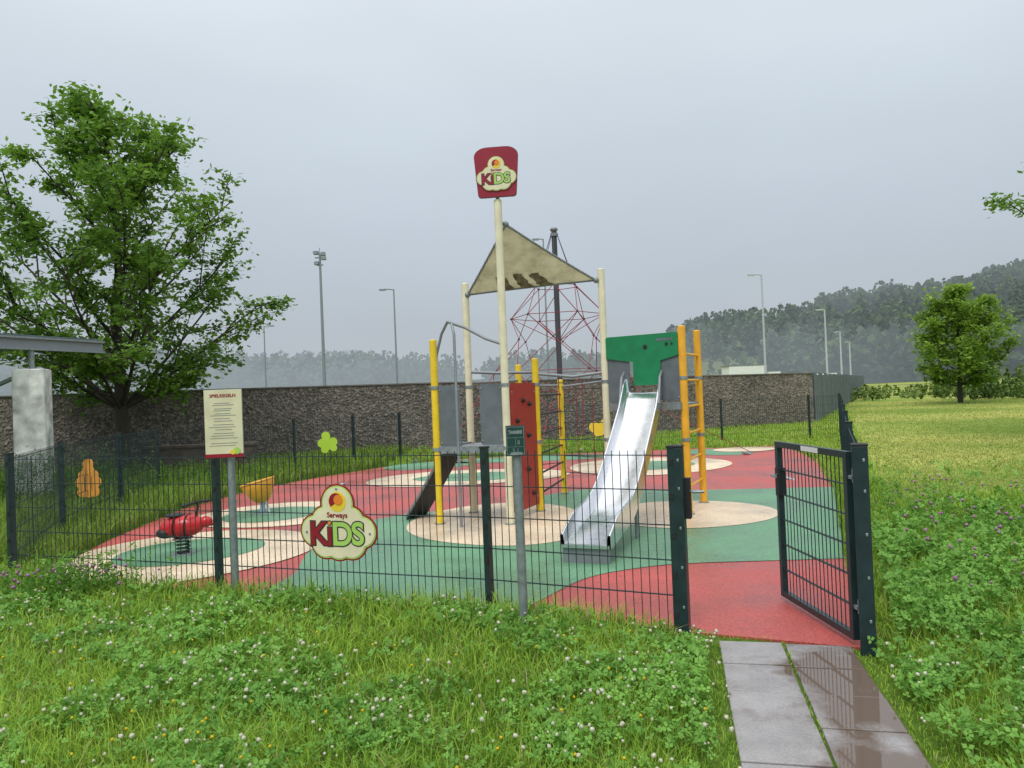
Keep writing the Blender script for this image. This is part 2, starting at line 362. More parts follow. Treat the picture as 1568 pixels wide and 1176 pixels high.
# ------------------------------------------------------------------ paved path
d=Vector((-.213,-.977)); rt=Vector((.977,-.213)); o0=Vector((1.215,4.60))
path=empty('paved_path'); pb=MB()
for i in range(13):
    for j in range(2):
        c=o0+rt*(.185+j*.384)+d*(.19+i*.378+(.0 if j==0 else .02))
        R=Matrix.Rotation(math.atan2(rt.y,rt.x)+random.uniform(-.012,.012),3,'Z')@Matrix.Rotation(random.uniform(-.008,.008),3,'X')
        pb.box((c.x,c.y,-.008+random.uniform(-.003,.003)),(.368,.372,.05),'slab',R=R)
po=pb.obj('slabs',path,bevel=.005)
PATH=[tuple(o0-d*.05-rt*.01),tuple(o0-d*.05+rt*.765),tuple(o0+d*4.9+rt*.765),tuple(o0+d*4.9-rt*.01)]

# ------------------------------------------------------------------ fence
def post(b,x,y,h=1.21,w=.06,dpt=.042,rz=0):
    b.box((x,y,h/2),(dpt,w,h),'anthra',rz); b.box((x,y,h+.006),(dpt+.008,w+.008,.012),'black',rz)
def mesh_panel(b,p,q,z0=.04,z1=1.16,pitch=.05,rows=6):
    p=Vector((*p,0));q=Vector((*q,0)); dd=q-p; Ln=dd.length; u=dd/Ln; nrm=Vector((-u.y,u.x,0)); n=int(Ln/pitch); r=.0023
    for i in range(n+1):
        c=p+u*(Ln-(n*pitch))/2+u*i*pitch
        b.box((c.x,c.y,(z0+z1+.03)/2),(r*2,r*2,z1-z0+.03),'anthra',math.atan2(u.y,u.x))
    for k in range(rows):
        z=z0+(z1-z0)*k/(rows-1)
        for sgn in(-1,1):
            b.beam(p+nrm*.0055*sgn+Vector((0,0,z)),q+nrm*.0055*sgn+Vector((0,0,z)),.005,.0055,'anthra')
def fence(name,pts,pitch=.056,skip_first=False):
    e=empty(name); b=MB(); w=MB()
    for i,pt in enumerate(pts):
        k=min(i,len(pts)-2); a=math.atan2(pts[k+1][1]-pts[k][1],pts[k+1][0]-pts[k][0])
        if not(skip_first and i==0): post(b,*pt,rz=a)
        if not(skip_first and i==0):
            for z in(.15,.4,.65,.9,1.12):
                nx,ny=math.sin(a),-math.cos(a)
                b.box((pt[0]+nx*.033,pt[1]+ny*.033,z),(.03,.006,.035),'black',a)
    for p,q in zip(pts[:-1],pts[1:]):
        mesh_panel(w,p,q,pitch=pitch)
    b.obj('posts',e); w.obj('wire_mesh',e); return e
A=(-4.78,7.0);B=(-2.5,6.18);C=(-.22,5.34);LP=(1.03,4.74);RP=(2.01,4.32)
fence('mesh_fence_front',[A,B,C,(LP[0]-.03,LP[1])])
fence('mesh_fence_left',[A,(-5.7,9.3),(-6.25,11.7),(-6.8,14.1),(-5.9,15.3),(-4.9,16.5),(-3.8,17.5),(-2.9,18.8)],.056,True)
bk=[(-2.9,18.8)]+[(-2.9+8.46*i/4+0,18.8+1.0*i/4) for i in range(1,5)]+[(8.07,20.2),(9.0,20.4)]
fence('mesh_fence_back',bk,.056,True)
rf=[(2.06,4.42)]+[(2.01+6.99*i/7,4.36+16.04*i/7) for i in range(1,8)]
fence('mesh_fence_right',rf,.056,True)
fence('mesh_fence_meadow',[(30.5+i*2.5,50-i*.2) for i in range(6)],.2)
# gate
gate=empty('open_gate'); b=MB()
ga=math.atan2(RP[1]-LP[1],RP[0]-LP[0])
for P in(LP,RP):
    b.box((*P,.60),(.085,.085,1.22),'anthra',ga); b.box((*P,1.217),(.092,.092,.014),'black',ga)
    for z in(.2,.45,.7,.95,1.13):
        b.box((P[0]-.0,P[1]-.046,z),(.014,.008,.02),'galv',ga)
b.obj('gate_posts',gate,bevel=.004)
b=MB(); H=Vector((1.985,4.43,0)); E=Vector((1.915,5.38,0)); u=(E-H).normalized()
for P in(H,E): b.box((P.x,P.y,.61),(.04,.04,1.12),'anthra',math.atan2(u.y,u.x))
for z in(.07,1.15): b.beam(H+Vector((0,0,z)),E+Vector((0,0,z)),.038,.04,'anthra')
n=int((E-H).length/.05)
for i in range(1,n):
    c=H+u*((E-H).length*i/n); b.box((c.x,c.y,.61),(.005,.005,1.06),'anthra')
for k in range(1,6):
    z=.07+1.08*k/6
    for s_ in(-.006,.006):
        nn=Vector((-u.y,u.x,0))*s_; b.beam(H+nn+Vector((0,0,z)),E+nn+Vector((0,0,z)),.006,.007,'anthra')
b.obj('gate_leaf',gate)
b=MB()
for z in(.25,1.02):
    b.tube([(H.x+.01,H.y-.06,z-.03),(H.x+.01,H.y-.06,z+.05)],.014,'galv'); b.box((H.x+.005,H.y-.035,z),(.03,.06,.02),'galv')
b.box((LP[0]+.065,LP[1]+.02,.88),(.045,.06,.26),'black',ga); b.tube([(LP[0]+.08,LP[1]-.03,.93),(LP[0]+.08,LP[1]-.08,.93),(LP[0]+.15,LP[1]-.08,.93)],.009,'galv')
b.box((E.x,E.y-.02,.88),(.05,.06,.2),'black',math.atan2(u.y,u.x)); b.tube([(E.x-.02,E.y-.02,.93),(E.x-.07,E.y-.03,.93),(E.x-.07,E.y-.12,.93)],.009,'galv')
b.beam(H+u*.32+Vector((-.022,0,1.15)),H+u*.55+Vector((-.022,0,1.15)),.003,.032,'white')
b.obj('hinges_latch_and_label',gate)

# ------------------------------------------------------------------ logo signs
CIR=[(0,.155,.125),(-.215,-.06,.105),(.215,-.06,.105),(-.115,-.14,.115),(.115,-.14,.115),(0,-.15,.115),(0,-.02,.17),(-.12,.015,.10),(.12,.015,.10)]
def logo_outline(extra,s=1,n=140):
    pts=[]
    for i in range(n):
        a=2*math.pi*i/n; dx,dy=math.cos(a),math.sin(a); best=0
        for cx,cy,r in CIR:
            r+=extra; bq=cx*dx+cy*dy; disc=bq*bq-(cx*cx+cy*cy-r*r)
            if disc>=0: best=max(best,bq+math.sqrt(disc))
        pts.append((best*dx*s,best*dy*s))
    return pts
def disc(cx,cy,r,n=32,a0=0,a1=2*math.pi):
    return [(cx+r*math.cos(a0+(a1-a0)*i/n),cy+r*math.sin(a0+(a1-a0)*i/n)) for i in range(n)]
def logo(parent,o,ux,uy,s,off):
    b=MB()
    b.plate(logo_outline(.028,s),o,ux,uy,.008,'signred',off)
    b.plate(logo_outline(.015,s),o,ux,uy,.003,'signgreen',off+.008)
    b.plate(logo_outline(.004,s),o,ux,uy,.003,'signcream',off+.011)
    b.plate([(x*s,y*s) for x,y in disc(.005,.17,.078)],o,ux,uy,.002,'signyellow',off+.014)
    b.plate([(x*s,y*s) for x,y in disc(-.008,.175,.062,32,math.radians(20),math.radians(230))],o,ux,uy,.002,'signred',off+.016)
    b.plate([(x*s,y*s) for x,y in disc(.015,.185,.04)],o,ux,uy,.002,'signorange',off+.018)
    if s>.9:
        for sx in(-1,1): b.plate(disc(sx*.285*s,-.07,.009),o,ux,uy,.004,'galv',off+.014)
        b.plate(disc(.0,.268,.009),o,ux,uy,.004,'galv',off+.014)
    b.obj('logo_plate',parent)
    o=Vector(o);uxv=Vector(ux).normalized();uyv=Vector(uy).normalized()
    text('Serways',.056*s,o+uyv*.066*s,ux,uy,'signred',parent,'small_text',off+.0165,.001,.001*s)
    for i,(ch,x,k,sz) in enumerate((('K',-.175,'signred',.25),('I',-.072,'signred',.19),('D',.04,'signgreen',.25),('S',.18,'signgreen',.24))):
        p=o+uxv*x*s-uyv*(.088*s+(0,.022,0,-.006)[i]*s)
        text(ch,sz*s,p,ux,uy,'textdark',parent,'letter_outline_'+ch,off+.0150+.0002*i,.0006,.016*s)
        text(ch,sz*s,p,ux,uy,k,parent,'letter_'+ch,off+.018,.0008,.006*s)
    b=MB(); cx_=-.072*s
    b.plate(disc(cx_,.004*s,.022*s,20),o,ux,uy,.001,'textdark',off+.0152); b.plate(disc(cx_,.004*s,.014*s,20),o,ux,uy,.001,'signorange',off+.0175); b.obj('i_dot',parent)
fu=Vector((2.28,-.84,0)).normalized(); fn=fu.cross(Vector((0,0,1)))
ks=empty('kids_logo_sign'); logo(ks,Vector((-1.385,5.77,.64))+fn*.014,fu,(0,0,1),1.0,0)

ts=empty('tower_logo_sign'); b=MB()
tu=Vector((1,-.12,0)).normalized(); tn=tu.cross(Vector((0,0,1)))
def rrect(w0,w1,h,r,n=6):
    pts=[]
    for (cx,cy,a) in((w1/2-r*2.2,h/2-r*1.6,0),(-w1/2+r*2.2,h/2-r*1.6,90),(-w0/2+r*.6,-h/2+r*.6,180),(w0/2-r*.6,-h/2+r*.6,270)):
        big=(cy>0)
        for i in range(n+1):
            t=math.radians(a+90*i/n); pts.append((cx+(r*2.2 if big else r*.6)*math.cos(t),cy+(r*1.6 if big else r*.6)*math.sin(t)))
    return pts
so=Vector((-.085,8.86,4.26))
b.plate(rrect(.46,.53,.60,.07),so,tu,(0,0,1),.012,'signred',0)
b.plate(rrect(.47,.54,.61,.07),so,tu,(0,0,1),.02,'greymetal',-.022)
b.tube([(-.084,8.92,3.9),(-.084,8.92,4.35)],.025,'greymetal',10)
b.obj('sign_board',ts); logo(ts,so-Vector((0,0,.03)),tu,(0,0,1),.72,.013)

# information board
ib=empty('rules_sign_board'); b=MB()
b.tube([(-2.33,6.08,0),(-2.33,6.08,1.68)],.03,'galv',12); b.ell((-2.33,6.08,1.68),(.03,.03,.012),'black',12,6)
iu=Vector((1,.06,0)).normalized(); io=Vector((-2.36,6.03,1.445))
def rect(w,h,x=0,y=0): return [(x-w/2,y-h/2),(x+w/2,y-h/2),(x+w/2,y+h/2),(x-w/2,y+h/2)]
b.plate(rect(.306,.556),io,iu,(0,0,1),.006,'galv',-.0065)
b.plate(rect(.30,.55),io,iu,(0,0,1),.008,'signpaper',0)
b.plate(rect(.305,.03,0,-.262),io,iu,(0,0,1),.011,'signred',0)
for i,z in enumerate([.165,.15,.12,.105,.08,.065,.04,.02,-.01,-.03,-.05,-.08,-.10,-.12,-.16,-.18]):
    w=random.uniform(.12,.23); b.plate(rect(w,.004,0 if i%3 else -.01,z),io,iu,(0,0,1),.001,'greymetal',.0085)
b.plate(disc(.10,-.225,.028),io,iu,(0,0,1),.0015,'signgreen',.0115)
b.plate(disc(.07,-.235,.02),io,iu,(0,0,1),.0015,'signyellow',.0132)
b.obj('board_and_post',ib)
text('SPIELREGELN',.036,io+Vector((0,0,.225)),iu,(0,0,1),'signred',ib,'headline',.009,.0008,.001)

# hydrant marker post
hm=empty('hydrant_marker_post'); b=MB()
b.tube([(.017,4.9,-.05),(.012,4.9,1.22)],.031,'galv',14); b.ell((.012,4.9,1.22),(.032,.032,.012),'black',12,6)
ho=Vector((.008,4.862,1.285)); b.plate(rect(.125,.20),ho,(1,0,0),(0,0,1),.008,'teal',0)
for w,h,x,y in((.115,.003,0,.09),(.115,.003,0,-.09),(.11,.002,0,.02),(.11,.002,0,-.04)):
    b.plate(rect(w,h,x,y),ho,(1,0,0),(0,0,1),.001,'galv',.0085)
for w,h,x,y in((.003,.18,-.056,0),(.003,.18,.056,0),(.002,.055,0,-.012)):
    b.plate(rect(w,h,x,y),ho,(1,0,0),(0,0,1),.001,'galv',.0081)
for z in(1.2,1.34): b.box((.012,4.885,z),(.08,.07,.018),'galv')
b.obj('post_and_plate',hm)
text('S 100',.042,ho+Vector((0,0,.055)),(1,0,0),(0,0,1),'galv',hm,'plate_text',.0095,.0005)
text('8',.038,ho+Vector((.02,0,-.012)),(1,0,0),(0,0,1),'galv',hm,'plate_text_b',.0095,.0005)
text('5.1',.038,ho+Vector((-.0,0,-.065)),(1,0,0),(0,0,1),'galv',hm,'plate_text_c',.0095,.0005)

def shaped(name,o,ux,circles,k,s=1,lines=True):
    b=MB(); pts=[]
    for i in range(90):
        a=2*math.pi*i/90; dx,dy=math.cos(a),math.sin(a); best=.02
        for cx,cy,rx in circles:
            bq=cx*dx+cy*dy; dsc=bq*bq-(cx*cx+cy*cy-rx*rx)
            if dsc>=0: best=max(best,bq+math.sqrt(dsc))
        pts.append((best*dx*s,best*dy*s))
    b.plate(pts,o,ux,(0,0,1),.018,k,.02)
    if lines:
        for x in(-.045,.045): b.plate(rect(.006*s,.2*s,x*s,-.08*s),o,ux,(0,0,1),.001,'textdark',.039)
    return b.obj(name)
shaped('orange_flower_board',(-5.90,10.25,.66),(1,.15,0),[(0,.20,.065),(0,.1,.075),(-.085,-.06,.08),(.085,-.06,.08),(0,-.04,.1),(-.075,-.19,.07),(.075,-.19,.07),(-.07,.04,.06),(.07,.04,.06),(0,-.2,.07)],'woodorange')
shaped('green_leaf_board',(-4.3,17.0,.62),(1,.5,0),[(-.03,.16,.1),(-.12,0,.1),(.13,.02,.1),(0,-.03,.13),(-.06,-.14,.09),(.14,-.12,.08)],'leafgreen',1,False)
shaped('yellow_bird_board',(2.2,19.3,.62),(1,.12,0),[(-.08,0,.11),(.06,-.04,.12),(.12,.08,.07),(0,-.1,.1)],'signyellow',1.3,False)

# ------------------------------------------------------------------ climbing tower with slide
tw=empty('climbing_tower'); 
Y1=(-.955,9.12);MP=(-.084,8.92);Y2=(.313,9.8);BC=(-.577,9.9);Y3=(.742,11.4);Y4=(.10,11.0)
CR=(1.225,9.7);O1=(2.11,9.1);O2=(2.516,9.97);O4=(1.62,10.55)
b=MB()
def pole(P,h,r,k,cap=None,tilt=0):
    b.tube([(P[0],P[1],0),(P[0]+tilt,P[1],h)],r,k,16); b.ell((P[0]+tilt,P[1],h),(r*1.03,r*1.03,r*.35),cap or k,16,6)
    b.tube([(P[0],P[1],.0),(P[0],P[1],.035)],r*1.5,'galv',16)
pole(Y1,2.28,.045,'yellow');pole(Y2,2.03,.045,'yellow');pole(Y3,1.76,.045,'yellow');pole(Y4,2.0,.045,'yellow')
pole(MP,3.93,.047,'cream');pole(BC,3.08,.047,'cream');pole(CR,3.17,.047,'cream')
pole(O1,2.33,.048,'orange');pole(O2,2.33,.048,'orange');pole(O4,2.0,.045,'cream')
b.obj('poles',tw)
def lerp(p,q,t): return (p[0]+(q[0]-p[0])*t,p[1]+(q[1]-p[1])*t)
def panel(b,p,q,z0,z1,k,th=.018,holes=0):
    p=Vector((*p,0));q=Vector((*q,0));w=(q-p).length;u=(q-p)/w;h=z1-z0;r=.03
    poly=[]
    for cx,cy,a in((w-r,h-r,0),(r,h-r,90),(r,r,180),(w-r,r,270)):
        for i in range(4):
            t=math.radians(a+30*i); poly.append((cx+r*math.cos(t),cy+r*math.sin(t)))
    b.plate(poly,p+Vector((0,0,z0)),u,(0,0,1),th,k,-th/2)
    nn=u.cross(Vector((0,0,1)))
    for sx in(.06,.94):
        for sz in(.07,.93): b.ell(p+u*w*sx+Vector((0,0,z0+h*sz))+nn*th*.5,(.012,.012,.012),'galv',8,5)
b=MB()
panel(b,lerp(Y1,MP,.06),lerp(Y1,MP,.36),.96,1.72,'panelgrey')
panel(b,lerp(Y1,MP,.64),lerp(Y1,MP,.95),.98,1.72,'panelgrey')
panel(b,lerp(MP,Y2,.12),lerp(MP,Y2,.95),.13,1.72,'panelred')
mu=Vector((Y2[0]-MP[0],Y2[1]-MP[1],0)).normalized(); mn=mu.cross(Vector((0,0,1)))
for t,z in((.3,.4),(.6,.62),(.35,.85),(.75,.3),(.65,1.05),(.3,1.25),(.7,1.45),(.5,1.5)):
    pt=Vector((*lerp(MP,Y2,t),z))+mn*.02; b.ell(pt,(.035,.035,.03),'black',10,6)
b.add([(*Y1,.95),(*MP,.95),(*Y2,.95),(*BC,.95),(*Y1,.90),(*MP,.90),(*Y2,.90),(*BC,.90)],[(0,1,2,3),(7,6,5,4),(0,4,5,1),(1,5,6,2),(2,6,7,3),(3,7,4,0)],'greymetal')
b.beam((*lerp(Y1,MP,.02),.93),(*lerp(Y1,MP,.98),.93),.06,.085,'galv')
b.beam((*lerp(Y1,BC,.02),.93),(*lerp(Y1,BC,.98),.93),.06,.085,'galv')
b.add([(*CR,1.38),(*O1,1.38),(*O2,1.38),(*O4,1.38),(*CR,1.32),(*O1,1.32),(*O2,1.32),(*O4,1.32)],[(0,1,2,3),(7,6,5,4),(0,4,5,1),(1,5,6,2),(2,6,7,3),(3,7,4,0)],'greymetal')
p=Vector((*lerp(CR,O1,.04),0));q=Vector((*lerp(CR,O1,.96),0));w=(q-p).length;u=(q-p)/w
gp=[(.0,.36),(.0,.62),(.02,.64),(w-.02,.64),(w,.62),(w,.36),(w*.76,.30),(w*.76,.0),(w*.38,.0),(w*.38,.30)]
b.plate(gp[::-1],p+Vector((0,0,1.63)),u,(0,0,1),.02,'panelgreen',.012)
b.plate(rect(.22,.03,w*.82,.56),p+Vector((0,0,1.63)),u,(0,0,1),.002,'panelgrey',.033)
b.plate(disc(w*.85,.5,.022,12),p+Vector((0,0,1.63)),u,(0,0,1),.004,'black',.033)
b.plate(disc(w*.56,.48,.03,12),p+Vector((0,0,1.63)),u,(0,0,1),.004,'black',.033)
b.plate(disc(w*.92,.5,.015,12),p+Vector((0,0,1.63)),u,(0,0,1),.004,'black',.033)
panel(b,lerp(CR,O1,.04),lerp(CR,O1,.33),1.36,2.03,'panelgrey')
panel(b,lerp(CR,O1,.72),lerp(CR,O1,.96),1.42,2.06,'panelgrey')
panel(b,lerp(CR,O4,.1),lerp(CR,O4,.9),1.40,1.95,'panelgreen')
b.obj('panels_and_decks',tw)
b=MB()
b.tube([(-.67,8.84,.0),(-.67,8.84,2.32),(-.70,8.9,2.47),(-.76,9.05,2.5),(-.85,9.16,2.36),(-.93,9.12,2.05)],.017,'greymetal')
b.tube([(-.76,9.05,2.5),(-.55,9.05,2.42),(-.3,8.98,2.27),(-.12,8.93,2.2)],.017,'greymetal')
b.tube([(*BC,1.9),(-.2,9.82,1.87),(*Y2,1.86)],.02,'greymetal')
b.tube([(*Y2,1.84),(.8,9.75,1.78),(*CR,1.82)],.02,'greymetal')
b.tube([(*BC,1.75),(*Y4,1.78)],.018,'greymetal'); b.tube([(*Y4,1.7),(*Y3,1.68)],.018,'greymetal')
b.tube([(*Y3,1.66),(1.2,10.9,1.7),(*O4,1.75)],.018,'greymetal')
for z in np.arange(.25,1.7,.26):
    b.tube([(*Y2,z),(*Y3,z)],.014,'black')
for z in np.arange(.35,2.2,.33):
    b.tube([(*O1,z),(*O2,z)],.016,'orange'); 
for P in(Y1,Y2,BC,MP,CR,O1,O2):
    for z in(.94,1.7): b.tube([(P[0],P[1],z-.02),(P[0],P[1],z+.02)],.055,'galv',14)
b.beam((O1[0]-.05,O1[1]-.05,1.36),(CR[0]+.05,CR[1]-.02,1.36),.05,.09,'galv')
b.obj('rails_and_rungs',tw)
b=MB()
rn=Vector((-.9,.43,0)).normalized(); ra=Vector((*lerp(Y1,BC,.22),.93)); rb=Vector((*lerp(Y1,BC,.76),.93))
pts=[]; 
for t in np.linspace(0,1,9):
    off=rn*(.62*t); z=-.93*t**.9
    pts.append((ra+off+Vector((0,0,z+.03)),rb+off+Vector((0,0,z+.03))))
for i in range(8):
    (a0,b0),(a1,b1)=pts[i],pts[i+1]; dn=Vector((0,0,-.03))
    b.add([a0,b0,b1,a1,a0+dn,b0+dn,b1+dn,a1+dn],[(0,1,2,3),(7,6,5,4),(0,3,7,4),(1,5,6,2)],'black')
for i in range(1,8): b.tube([pts[i][0]+Vector((0,0,.015)),pts[i][1]+Vector((0,0,.015))],.014,'greymetal')
b.tube([p_[0]+Vector((0,0,.02)) for p_ in pts],.02,'greymetal'); b.tube([p_[1]+Vector((0,0,.02)) for p_ in pts],.02,'greymetal')
b.obj('climbing_ramp',tw)
b=MB()
def net(p,q,z0,z1,nx,nz,k1='ropered',k2='ropered',sag=0,r=.007):
    for i in range(nx+1):
        t=i/nx; c=lerp(p,q,t); b.tube([(c[0],c[1],z0),(c[0],c[1],z1)],r,k1,6,caps=False)
    for j in range(nz+1):
        z=z0+(z1-z0)*j/nz; b.tube([(*lerp(p,q,t),z-sag*math.sin(math.pi*t)) for t in np.linspace(0,1,7)],r,k2,6,caps=False)
net(Y3,O4,.35,1.62,4,5,'ropered','ropegrey'); net(Y2,CR,1.0,1.75,3,2,'ropered','ropegrey',.05)
net(Y4,Y3,.5,1.6,3,4,'ropegrey','ropered')
b.obj('rope_nets',tw)
# canopy sail
b=MB()
c0=Vector((-.0,9.02,3.66));c1_=Vector((BC[0]+.03,BC[1]-.03,2.93)); c2_=Vector((CR[0]-.07,CR[1]-.02,3.03))
n=16;vs=[];idx={}
def sailpt(a,bb):
    c=1-a-bb; p=c0*a+c1_*bb+c2_*c
    belly=27*a*bb*c*.07; p=p-Vector((0,-.1*27*a*bb*c,belly)); 
    p+= (Vector((.2,9.6,3.2))-p)*(.03*4*bb*c+.03*4*a*c+.01*4*a*bb)
    return p
for i in range(n+1):
    for j in range(n+1-i):
        idx[(i,j)]=len(vs); vs.append(sailpt(i/n,j/n))
fs=[]
for i in range(n):
    for j in range(n-i):
        fs.append((idx[(i,j)],idx[(i+1,j)],idx[(i,j+1)]))
        if i+j<n-1: fs.append((idx[(i+1,j)],idx[(i+1,j+1)],idx[(i,j+1)]))
b.add(vs,fs,'sail',True)
for (a0_,a1_,x0,x1,sk) in((.03,.30,.26,.38,.07),(.02,.36,.43,.54,.05),(.03,.33,.59,.70,.03)):
    m1=7; grid=[]
    for i in range(m1+1):
        jit=random.uniform(-.012,.012)
        for j in range(m1+1):
            a=a0_+(a1_-a0_)*i/m1+random.uniform(-.008,.008); x=x0+(x1-x0)*j/m1-sk*(i/m1)+jit; bb=(1-x)*(1-a); pp=sailpt(a,bb); grid.append(pp+Vector((0,-.008,-.010)))
    b.add(grid,[(i*(m1+1)+j,i*(m1+1)+j+1,(i+1)*(m1+1)+j+1,(i+1)*(m1+1)+j) for i in range(m1) for j in range(m1)],'sailstain',True)
def edge(f): b.tube([f(t) for t in np.linspace(0,1,12)],.014,'greymetal',6)
edge(lambda t: sailpt(1-t,t)); edge(lambda t: sailpt(1-t,0)); edge(lambda t: sailpt(0,t))
b.tube([c0,(MP[0],MP[1],3.68)],.02,'greymetal'); b.tube([c1_,(BC[0],BC[1],2.97)],.02,'greymetal'); b.tube([c2_,(CR[0],CR[1],3.06)],.02,'greymetal')
for cc in (c0,c1_,c2_): b.ell(cc,(.04,.04,.04),'greymetal',10,6)
for i in range(9):
    t=(i+.5)/9
    for f in(lambda t: sailpt(1-t,t),lambda t: sailpt(1-t,0)): b.ell(f(t),(.02,.02,.02),'galv',8,5)
b.obj('canopy_sail',tw)
# slide
b=MB()
S0=Vector((1.67,9.36,0));S1=Vector((.61,6.76,0)); sd=(S1-S0); SL=sd.length; sd.normalize(); sr=Vector((-sd.y,sd.x,0))
prof=[(0,1.54),(.10,1.53),(.2,1.45),(.45,1.20),(.9,.88),(1.3,.61),(1.6,.43),(1.78,.35),(1.92,.31),(2.08,.285),(2.25,.265),(2.5,.23),(SL,.18)]
cross=[(-.235,.17),(-.225,.185),(-.212,.17),(-.20,.02),(-.17,0),(0,-.008),(.17,0),(.20,.02),(.212,.17),(.225,.185),(.235,.17)]
vs=[];
for i,(a,z) in enumerate(prof):
    for cx,cz in cross:
        vs.append(S0+sd*a+sr*cx+Vector((0,0,z+cz*(1 if i<len(prof)-1 else .55))))
m_=len(cross); fs=[(i*m_+j,i*m_+j+1,(i+1)*m_+j+1,(i+1)*m_+j) for i in range(len(prof)-1) for j in range(m_-1)]
b.add(vs,fs,'steel',True)
vs=[]
for i,(a,z) in enumerate(prof):
    for cx,cz in((-.235,.17),(-.238,-.05),(.238,-.05),(.235,.17)): vs.append(S0+sd*a+sr*cx+Vector((0,0,z+cz*(1 if i<len(prof)-1 else .55))))
fs=[(i*4+j,(i+1)*4+j,(i+1)*4+j+1,i*4+j+1) for i in range(len(prof)-1) for j in range(3)]
b.add(vs,fs,'steel',False)
b.box((S1.x+sd.x*-.03,S1.y+sd.y*-.03,.08),(.44,.06,.14),'greymetal',math.atan2(sr.y,sr.x))
b.box((S1.x+sd.x*.005,S1.y+sd.y*.005,.175),(.46,.05,.03),'steel',math.atan2(sr.y,sr.x))
for a in(1.6,):
    for s_ in(-.2,.2):
        q_=S0+sd*a+sr*s_; b.tube([(q_.x,q_.y,0),(q_.x,q_.y,.42)],.02,'galv')
for s_ in(-.24,.24):
    q0=S0+sr*s_
    b.tube([q0+Vector((0,0,1.45)),q0+Vector((0,0,1.72)),q0+sd*.06+Vector((0,0,1.80)),q0+sd*.2+Vector((0,0,1.72)),q0+sd*.3+Vector((0,0,1.5)),q0+sd*.34+Vector((0,0,1.4))],.016,'greymetal')
b.obj('slide',tw)

# ------------------------------------------------------------------ rope pyramid
b=MB(); cx,cy=.97,14.9
b.tube([(cx,cy,0),(cx,cy,4.85)],.055,'ropegrey',14); b.ell((cx,cy,4.86),(.08,.08,.05),'greymetal'); b.tube([(cx,cy,4.72),(cx,cy,4.78)],.08,'greymetal',12)
rings=[(.06,4.78,0),(.45,3.70,0),(.95,3.10,.5),(.85,2.65,0),(1.35,2.0,.5),(1.9,1.3,0),(4.6,.05,0)]
NN=6; RR_=.0075
def rp(k,i):
    r,z,ph=rings[k]; a=2*math.pi*(i+ph)/NN+.35; return Vector((cx+r*math.cos(a),cy+r*math.sin(a),z))
for k in range(len(rings)-1):
    kk='ropegrey' if k==0 else 'ropered'
    for i in range(NN):
        if rings[k][2]==rings[k+1][2]:
            if k<5 or i%2==0: b.tube([rp(k,i),rp(k+1,i)],RR_,kk,6,caps=False)
        else:
            b.tube([rp(k,i),rp(k+1,i)],RR_,kk,6,caps=False)
            b.tube([rp(k,i),rp(k+1,(i-1 if rings[k][2]==0 else i+1)%NN)],RR_,kk,6,caps=False)
    if k in(1,2,4):
        for i in range(NN): b.tube([rp(k,i),rp(k,(i+1)%NN)],RR_,'ropered',6,caps=False)
    if 0<k<6:
        for i in range(NN):
            b.ell(rp(k,i),(.024,.024,.024),'ropegrey',8,5)
            if k==2: b.tube([rp(k,i),Vector((cx,cy,rings[k][1]-.5))],RR_,'ropered',6,caps=False)
for i in range(NN): b.tube([rp(6,i)-Vector((0,0,.05)),rp(6,i)+(Vector((cx,cy,.5))-rp(6,i))*.06],.03,'galv',8)
b.obj('rope_climbing_pyramid')

# ------------------------------------------------------------------ spring rider
b=MB(); sx,sy=-3.57,7.9
b.tube([(sx+.06*math.cos(a),sy+.06*math.sin(a),.03+.15*a/(2*math.pi*4)) for a in np.linspace(0,2*math.pi*4,64)],.011,'black',6)
b.box((sx,sy,.025),(.22,.22,.02),'galv'); b.box((sx,sy,.19),(.16,.16,.015),'galv')
Rr=Matrix.Rotation(math.radians(-6),3,'Y')
b.ell((sx+.0,sy,.32),(.24,.135,.125),'redgloss',20,12,Rr)
b.tube([(sx-.05+.002,sy+.14*math.cos(a),.32+.13*math.sin(a)) for a in np.linspace(0,2*math.pi,24)],.008,'dark',6)
b.tube([(sx+.07,sy+.135*math.cos(a),.32+.125*math.sin(a)) for a in np.linspace(0,2*math.pi,24)],.008,'dark',6)
b.ell((sx-.17,sy-.02,.26),(.1,.1,.06),'black',12,8)
b.ell((sx-.07,sy,.44),(.12,.09,.025),'black',12,6)
b.tube([(sx+.14,sy,.38),(sx+.17,sy,.52),(sx+.16,sy,.58)],.014,'black')
b.tube([(sx+.1,sy-.17,.56),(sx+.16,sy,.57),(sx+.2,sy+.17,.56)],.014,'black')
b.ell((sx+.1,sy-.17,.56),(.03,.04,.02),'black',8,6);b.ell((sx+.2,sy+.17,.56),(.03,.04,.02),'black',8,6)
b.tube([(sx+.06,sy-.2,.22),(sx+.06,sy+.2,.22)],.013,'black')
b.ell((sx+.25,sy,.36),(.07,.06,.06),'redgloss',12,8)
b.tube([(sx+.28,sy,.33),(sx+.38,sy,.34)],.02,'redgloss')
b.obj('spring_rider')
b=MB(); bx,by=-3.64,10.6; Rb=Matrix.Rotation(math.radians(-14),3,'Y')
b.lathe((bx,by,.24),[(.02,-.07),(.09,-.05),(.17,.04),(.225,.17),(.235,.24),(.225,.245),(.21,.17),(.155,.05),(.07,-.02),(.001,-.03)],'bowl',28,Rb)
b.tube([(bx,by,0),(bx+.01,by,.2)],.035,'blue',12); b.lathe((bx,by,0),[(.16,0),(.15,.02),(.05,.035)],'galv',20)
b.tube([(bx+.10,by,.0),(bx+.05,by,.22)],.02,'white')
b.tube([tuple(Vector((bx,by,.24))+Rb@Vector((.232*math.cos(a),.232*math.sin(a),.243))) for a in np.linspace(0,2*math.pi,29)[:-1]],.013,'bowl',8,closed=True)
